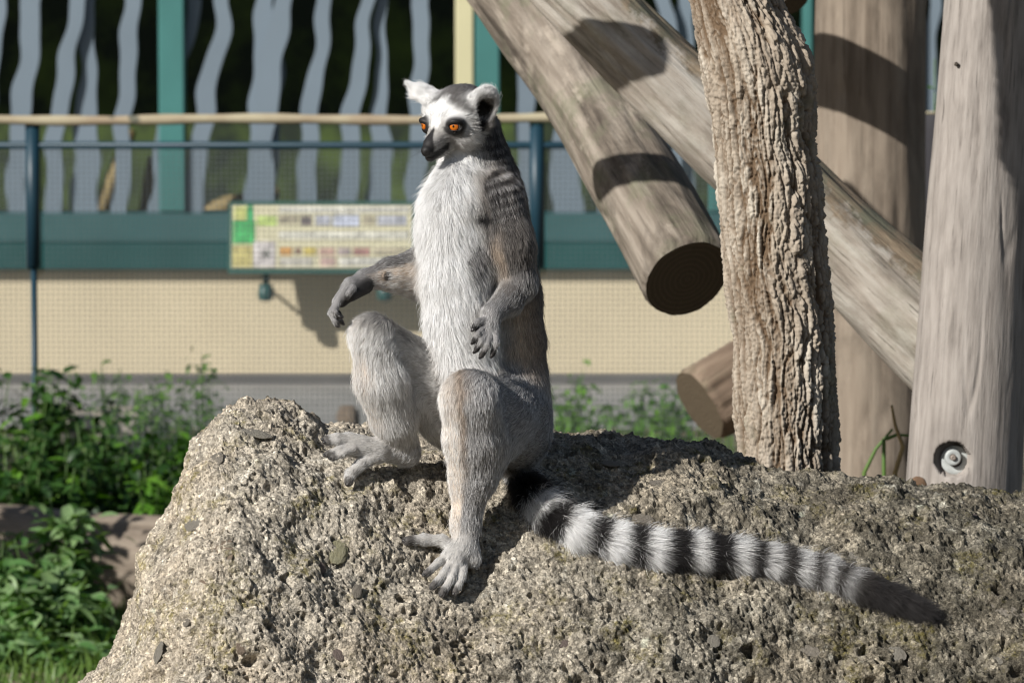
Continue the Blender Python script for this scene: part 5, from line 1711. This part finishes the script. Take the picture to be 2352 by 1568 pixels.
# eyes, claws ---------------------------------------------------------------------
def gloss(name, col_, rough=.08, coat=1.0):
    n = N(name); n.set(col_, rough, None, .5)
    n.bsdf.inputs["Coat Weight"].default_value = coat
    n.bsdf.inputs["Coat Roughness"].default_value = .03
    return n.m
M_BALL = gloss("eye_white_rim", (.30, .27, .25))
def mat_iris():
    n = N("amber_iris")
    tc = n.node("ShaderNodeTexCoord"); s_ = n.node("ShaderNodeSeparateXYZ"); n.L(tc.outputs["Object"], s_.inputs[0])
    r_ = n.math('SQRT', n.math('ADD', n.math('POWER', s_.outputs[0], 2), n.math('POWER', s_.outputs[1], 2)))
    c = n.ramp(n.math('MULTIPLY', r_, 150), [(.0, (.13, .030, .002)), (.42, (.50, .135, .005)), (.70, (.42, .095, .003)), (.84, (.03, .008, .002))])
    ang = n.math('ARCTAN2', s_.outputs[1], s_.outputs[0])
    cb = n.node("ShaderNodeCombineXYZ"); n.L(n.math('MULTIPLY', ang, 4), cb.inputs[0]); n.L(n.math('MULTIPLY', r_, 120), cb.inputs[1])
    c = n.mix(.35, c, n.mix(1.0, c, n.ramp(n.noise(cb.outputs[0], 3, 3), [(.3, .35), (.7, 1.5)]), 'MULTIPLY'))
    n.set(c, .25, None, .5)
    n.bsdf.inputs["Coat Weight"].default_value = 1.0; n.bsdf.inputs["Coat Roughness"].default_value = .03
    return n.m
M_IRIS = mat_iris(); M_PUP = gloss("pupil_black", (.004, .003, .003)); M_CLAW = gloss("claw_black", (.018, .016, .016), .35, .3)
def cap_mesh(name, r, ang, mat, nseg=32, nring=12, sx=1.0):
    V = [(0, 0, r)]; F = []
    for i in range(1, nring + 1):
        a = ang * i / nring
        for k in range(nseg):
            p_ = 2 * math.pi * k / nseg
            V.append((r * math.sin(a) * math.cos(p_) * sx, r * math.sin(a) * math.sin(p_), r * math.cos(a)))
    for k in range(nseg): F.append((0, 1 + k, 1 + (k + 1) % nseg))
    for i in range(nring - 1):
        for k in range(nseg):
            a = 1 + i * nseg + k; b = 1 + i * nseg + (k + 1) % nseg
            F.append((a, a + nseg, b + nseg, b))
    m = bpy.data.meshes.new(name); m.from_pydata(V, [], F)
    m.polygons.foreach_set("use_smooth", np.ones(len(F), bool)); m.materials.append(mat); m.update()
    return m
gaze = HF * .93 - HL * .12 + HU * .05
for s, ec, ed in EYES:
    g_ = ed * .8 + gaze * .35
    g_ /= np.linalg.norm(g_)
    rot = Vector(g_).to_track_quat('Z', 'Y')
    e_ = link("eye", cap_mesh("eye", .0084, math.pi * .999, M_BALL, 32, 24), None, lemur)
    e_.location = Vector(ec - LO); e_.rotation_mode = 'QUATERNION'; e_.rotation_quaternion = rot
    link("iris", cap_mesh("iris", .00852, .80, M_IRIS), None, e_)
    link("pupil", cap_mesh("pupil", .00862, .17, M_PUP, 20, 5, .75), None, e_)
def nail_mesh():
    import bmesh
    bm = bmesh.new()
    bmesh.ops.create_icosphere(bm, subdivisions=2, radius=1.0)
    for v in bm.verts:
        v.co = (v.co.x * .0029, v.co.y * .0022 + .0007 * max(0, v.co.z), v.co.z * .0042)
    for f in bm.faces: f.smooth = True
    m = bpy.data.meshes.new("nail"); bm.to_mesh(m); bm.free()
    m.materials.append(M_CLAW); return m
NAIL = nail_mesh()
for p in prims:
    if p['lab'] in ('toe_tip', 'bigtoe_tip', 'finger_tip'):
        d_ = Vector(p['b'] - p['a']).normalized()
        o = link("nail", NAIL, None, lemur)
        o.location = Vector(p['b'] - LO) + d_ * .0022
        o.rotation_mode = 'QUATERNION'; o.rotation_quaternion = d_.to_track_quat('Z', 'Y')
        sc_ = 1.3 if 'big' in p['lab'] else 1.0
        o.scale = (sc_, sc_, sc_)
# whiskers
wm = MB()
for s in (-1, 1):
    for k in range(7):
        a0 = hp(s * (8 + .3 * k), 57 - 1.5 * k, -36 - (k % 3) * 2.2)
        dv = HL * s * .8 + HF * (.15 + .1 * random.random()) - HU * (.25 * random.random())
        wm.tube([a0, a0 + dv * .016, a0 + dv * .03 - HU * .004], [.00012, .00009, .00003], 4)
wh = wm.build("whiskers", paint("whisker_black", (.03, .03, .03)), lemur)
wh.data.transform(Matrix.Translation(-lemur.location))
print("lemur done", round(time.time() - T0, 1))
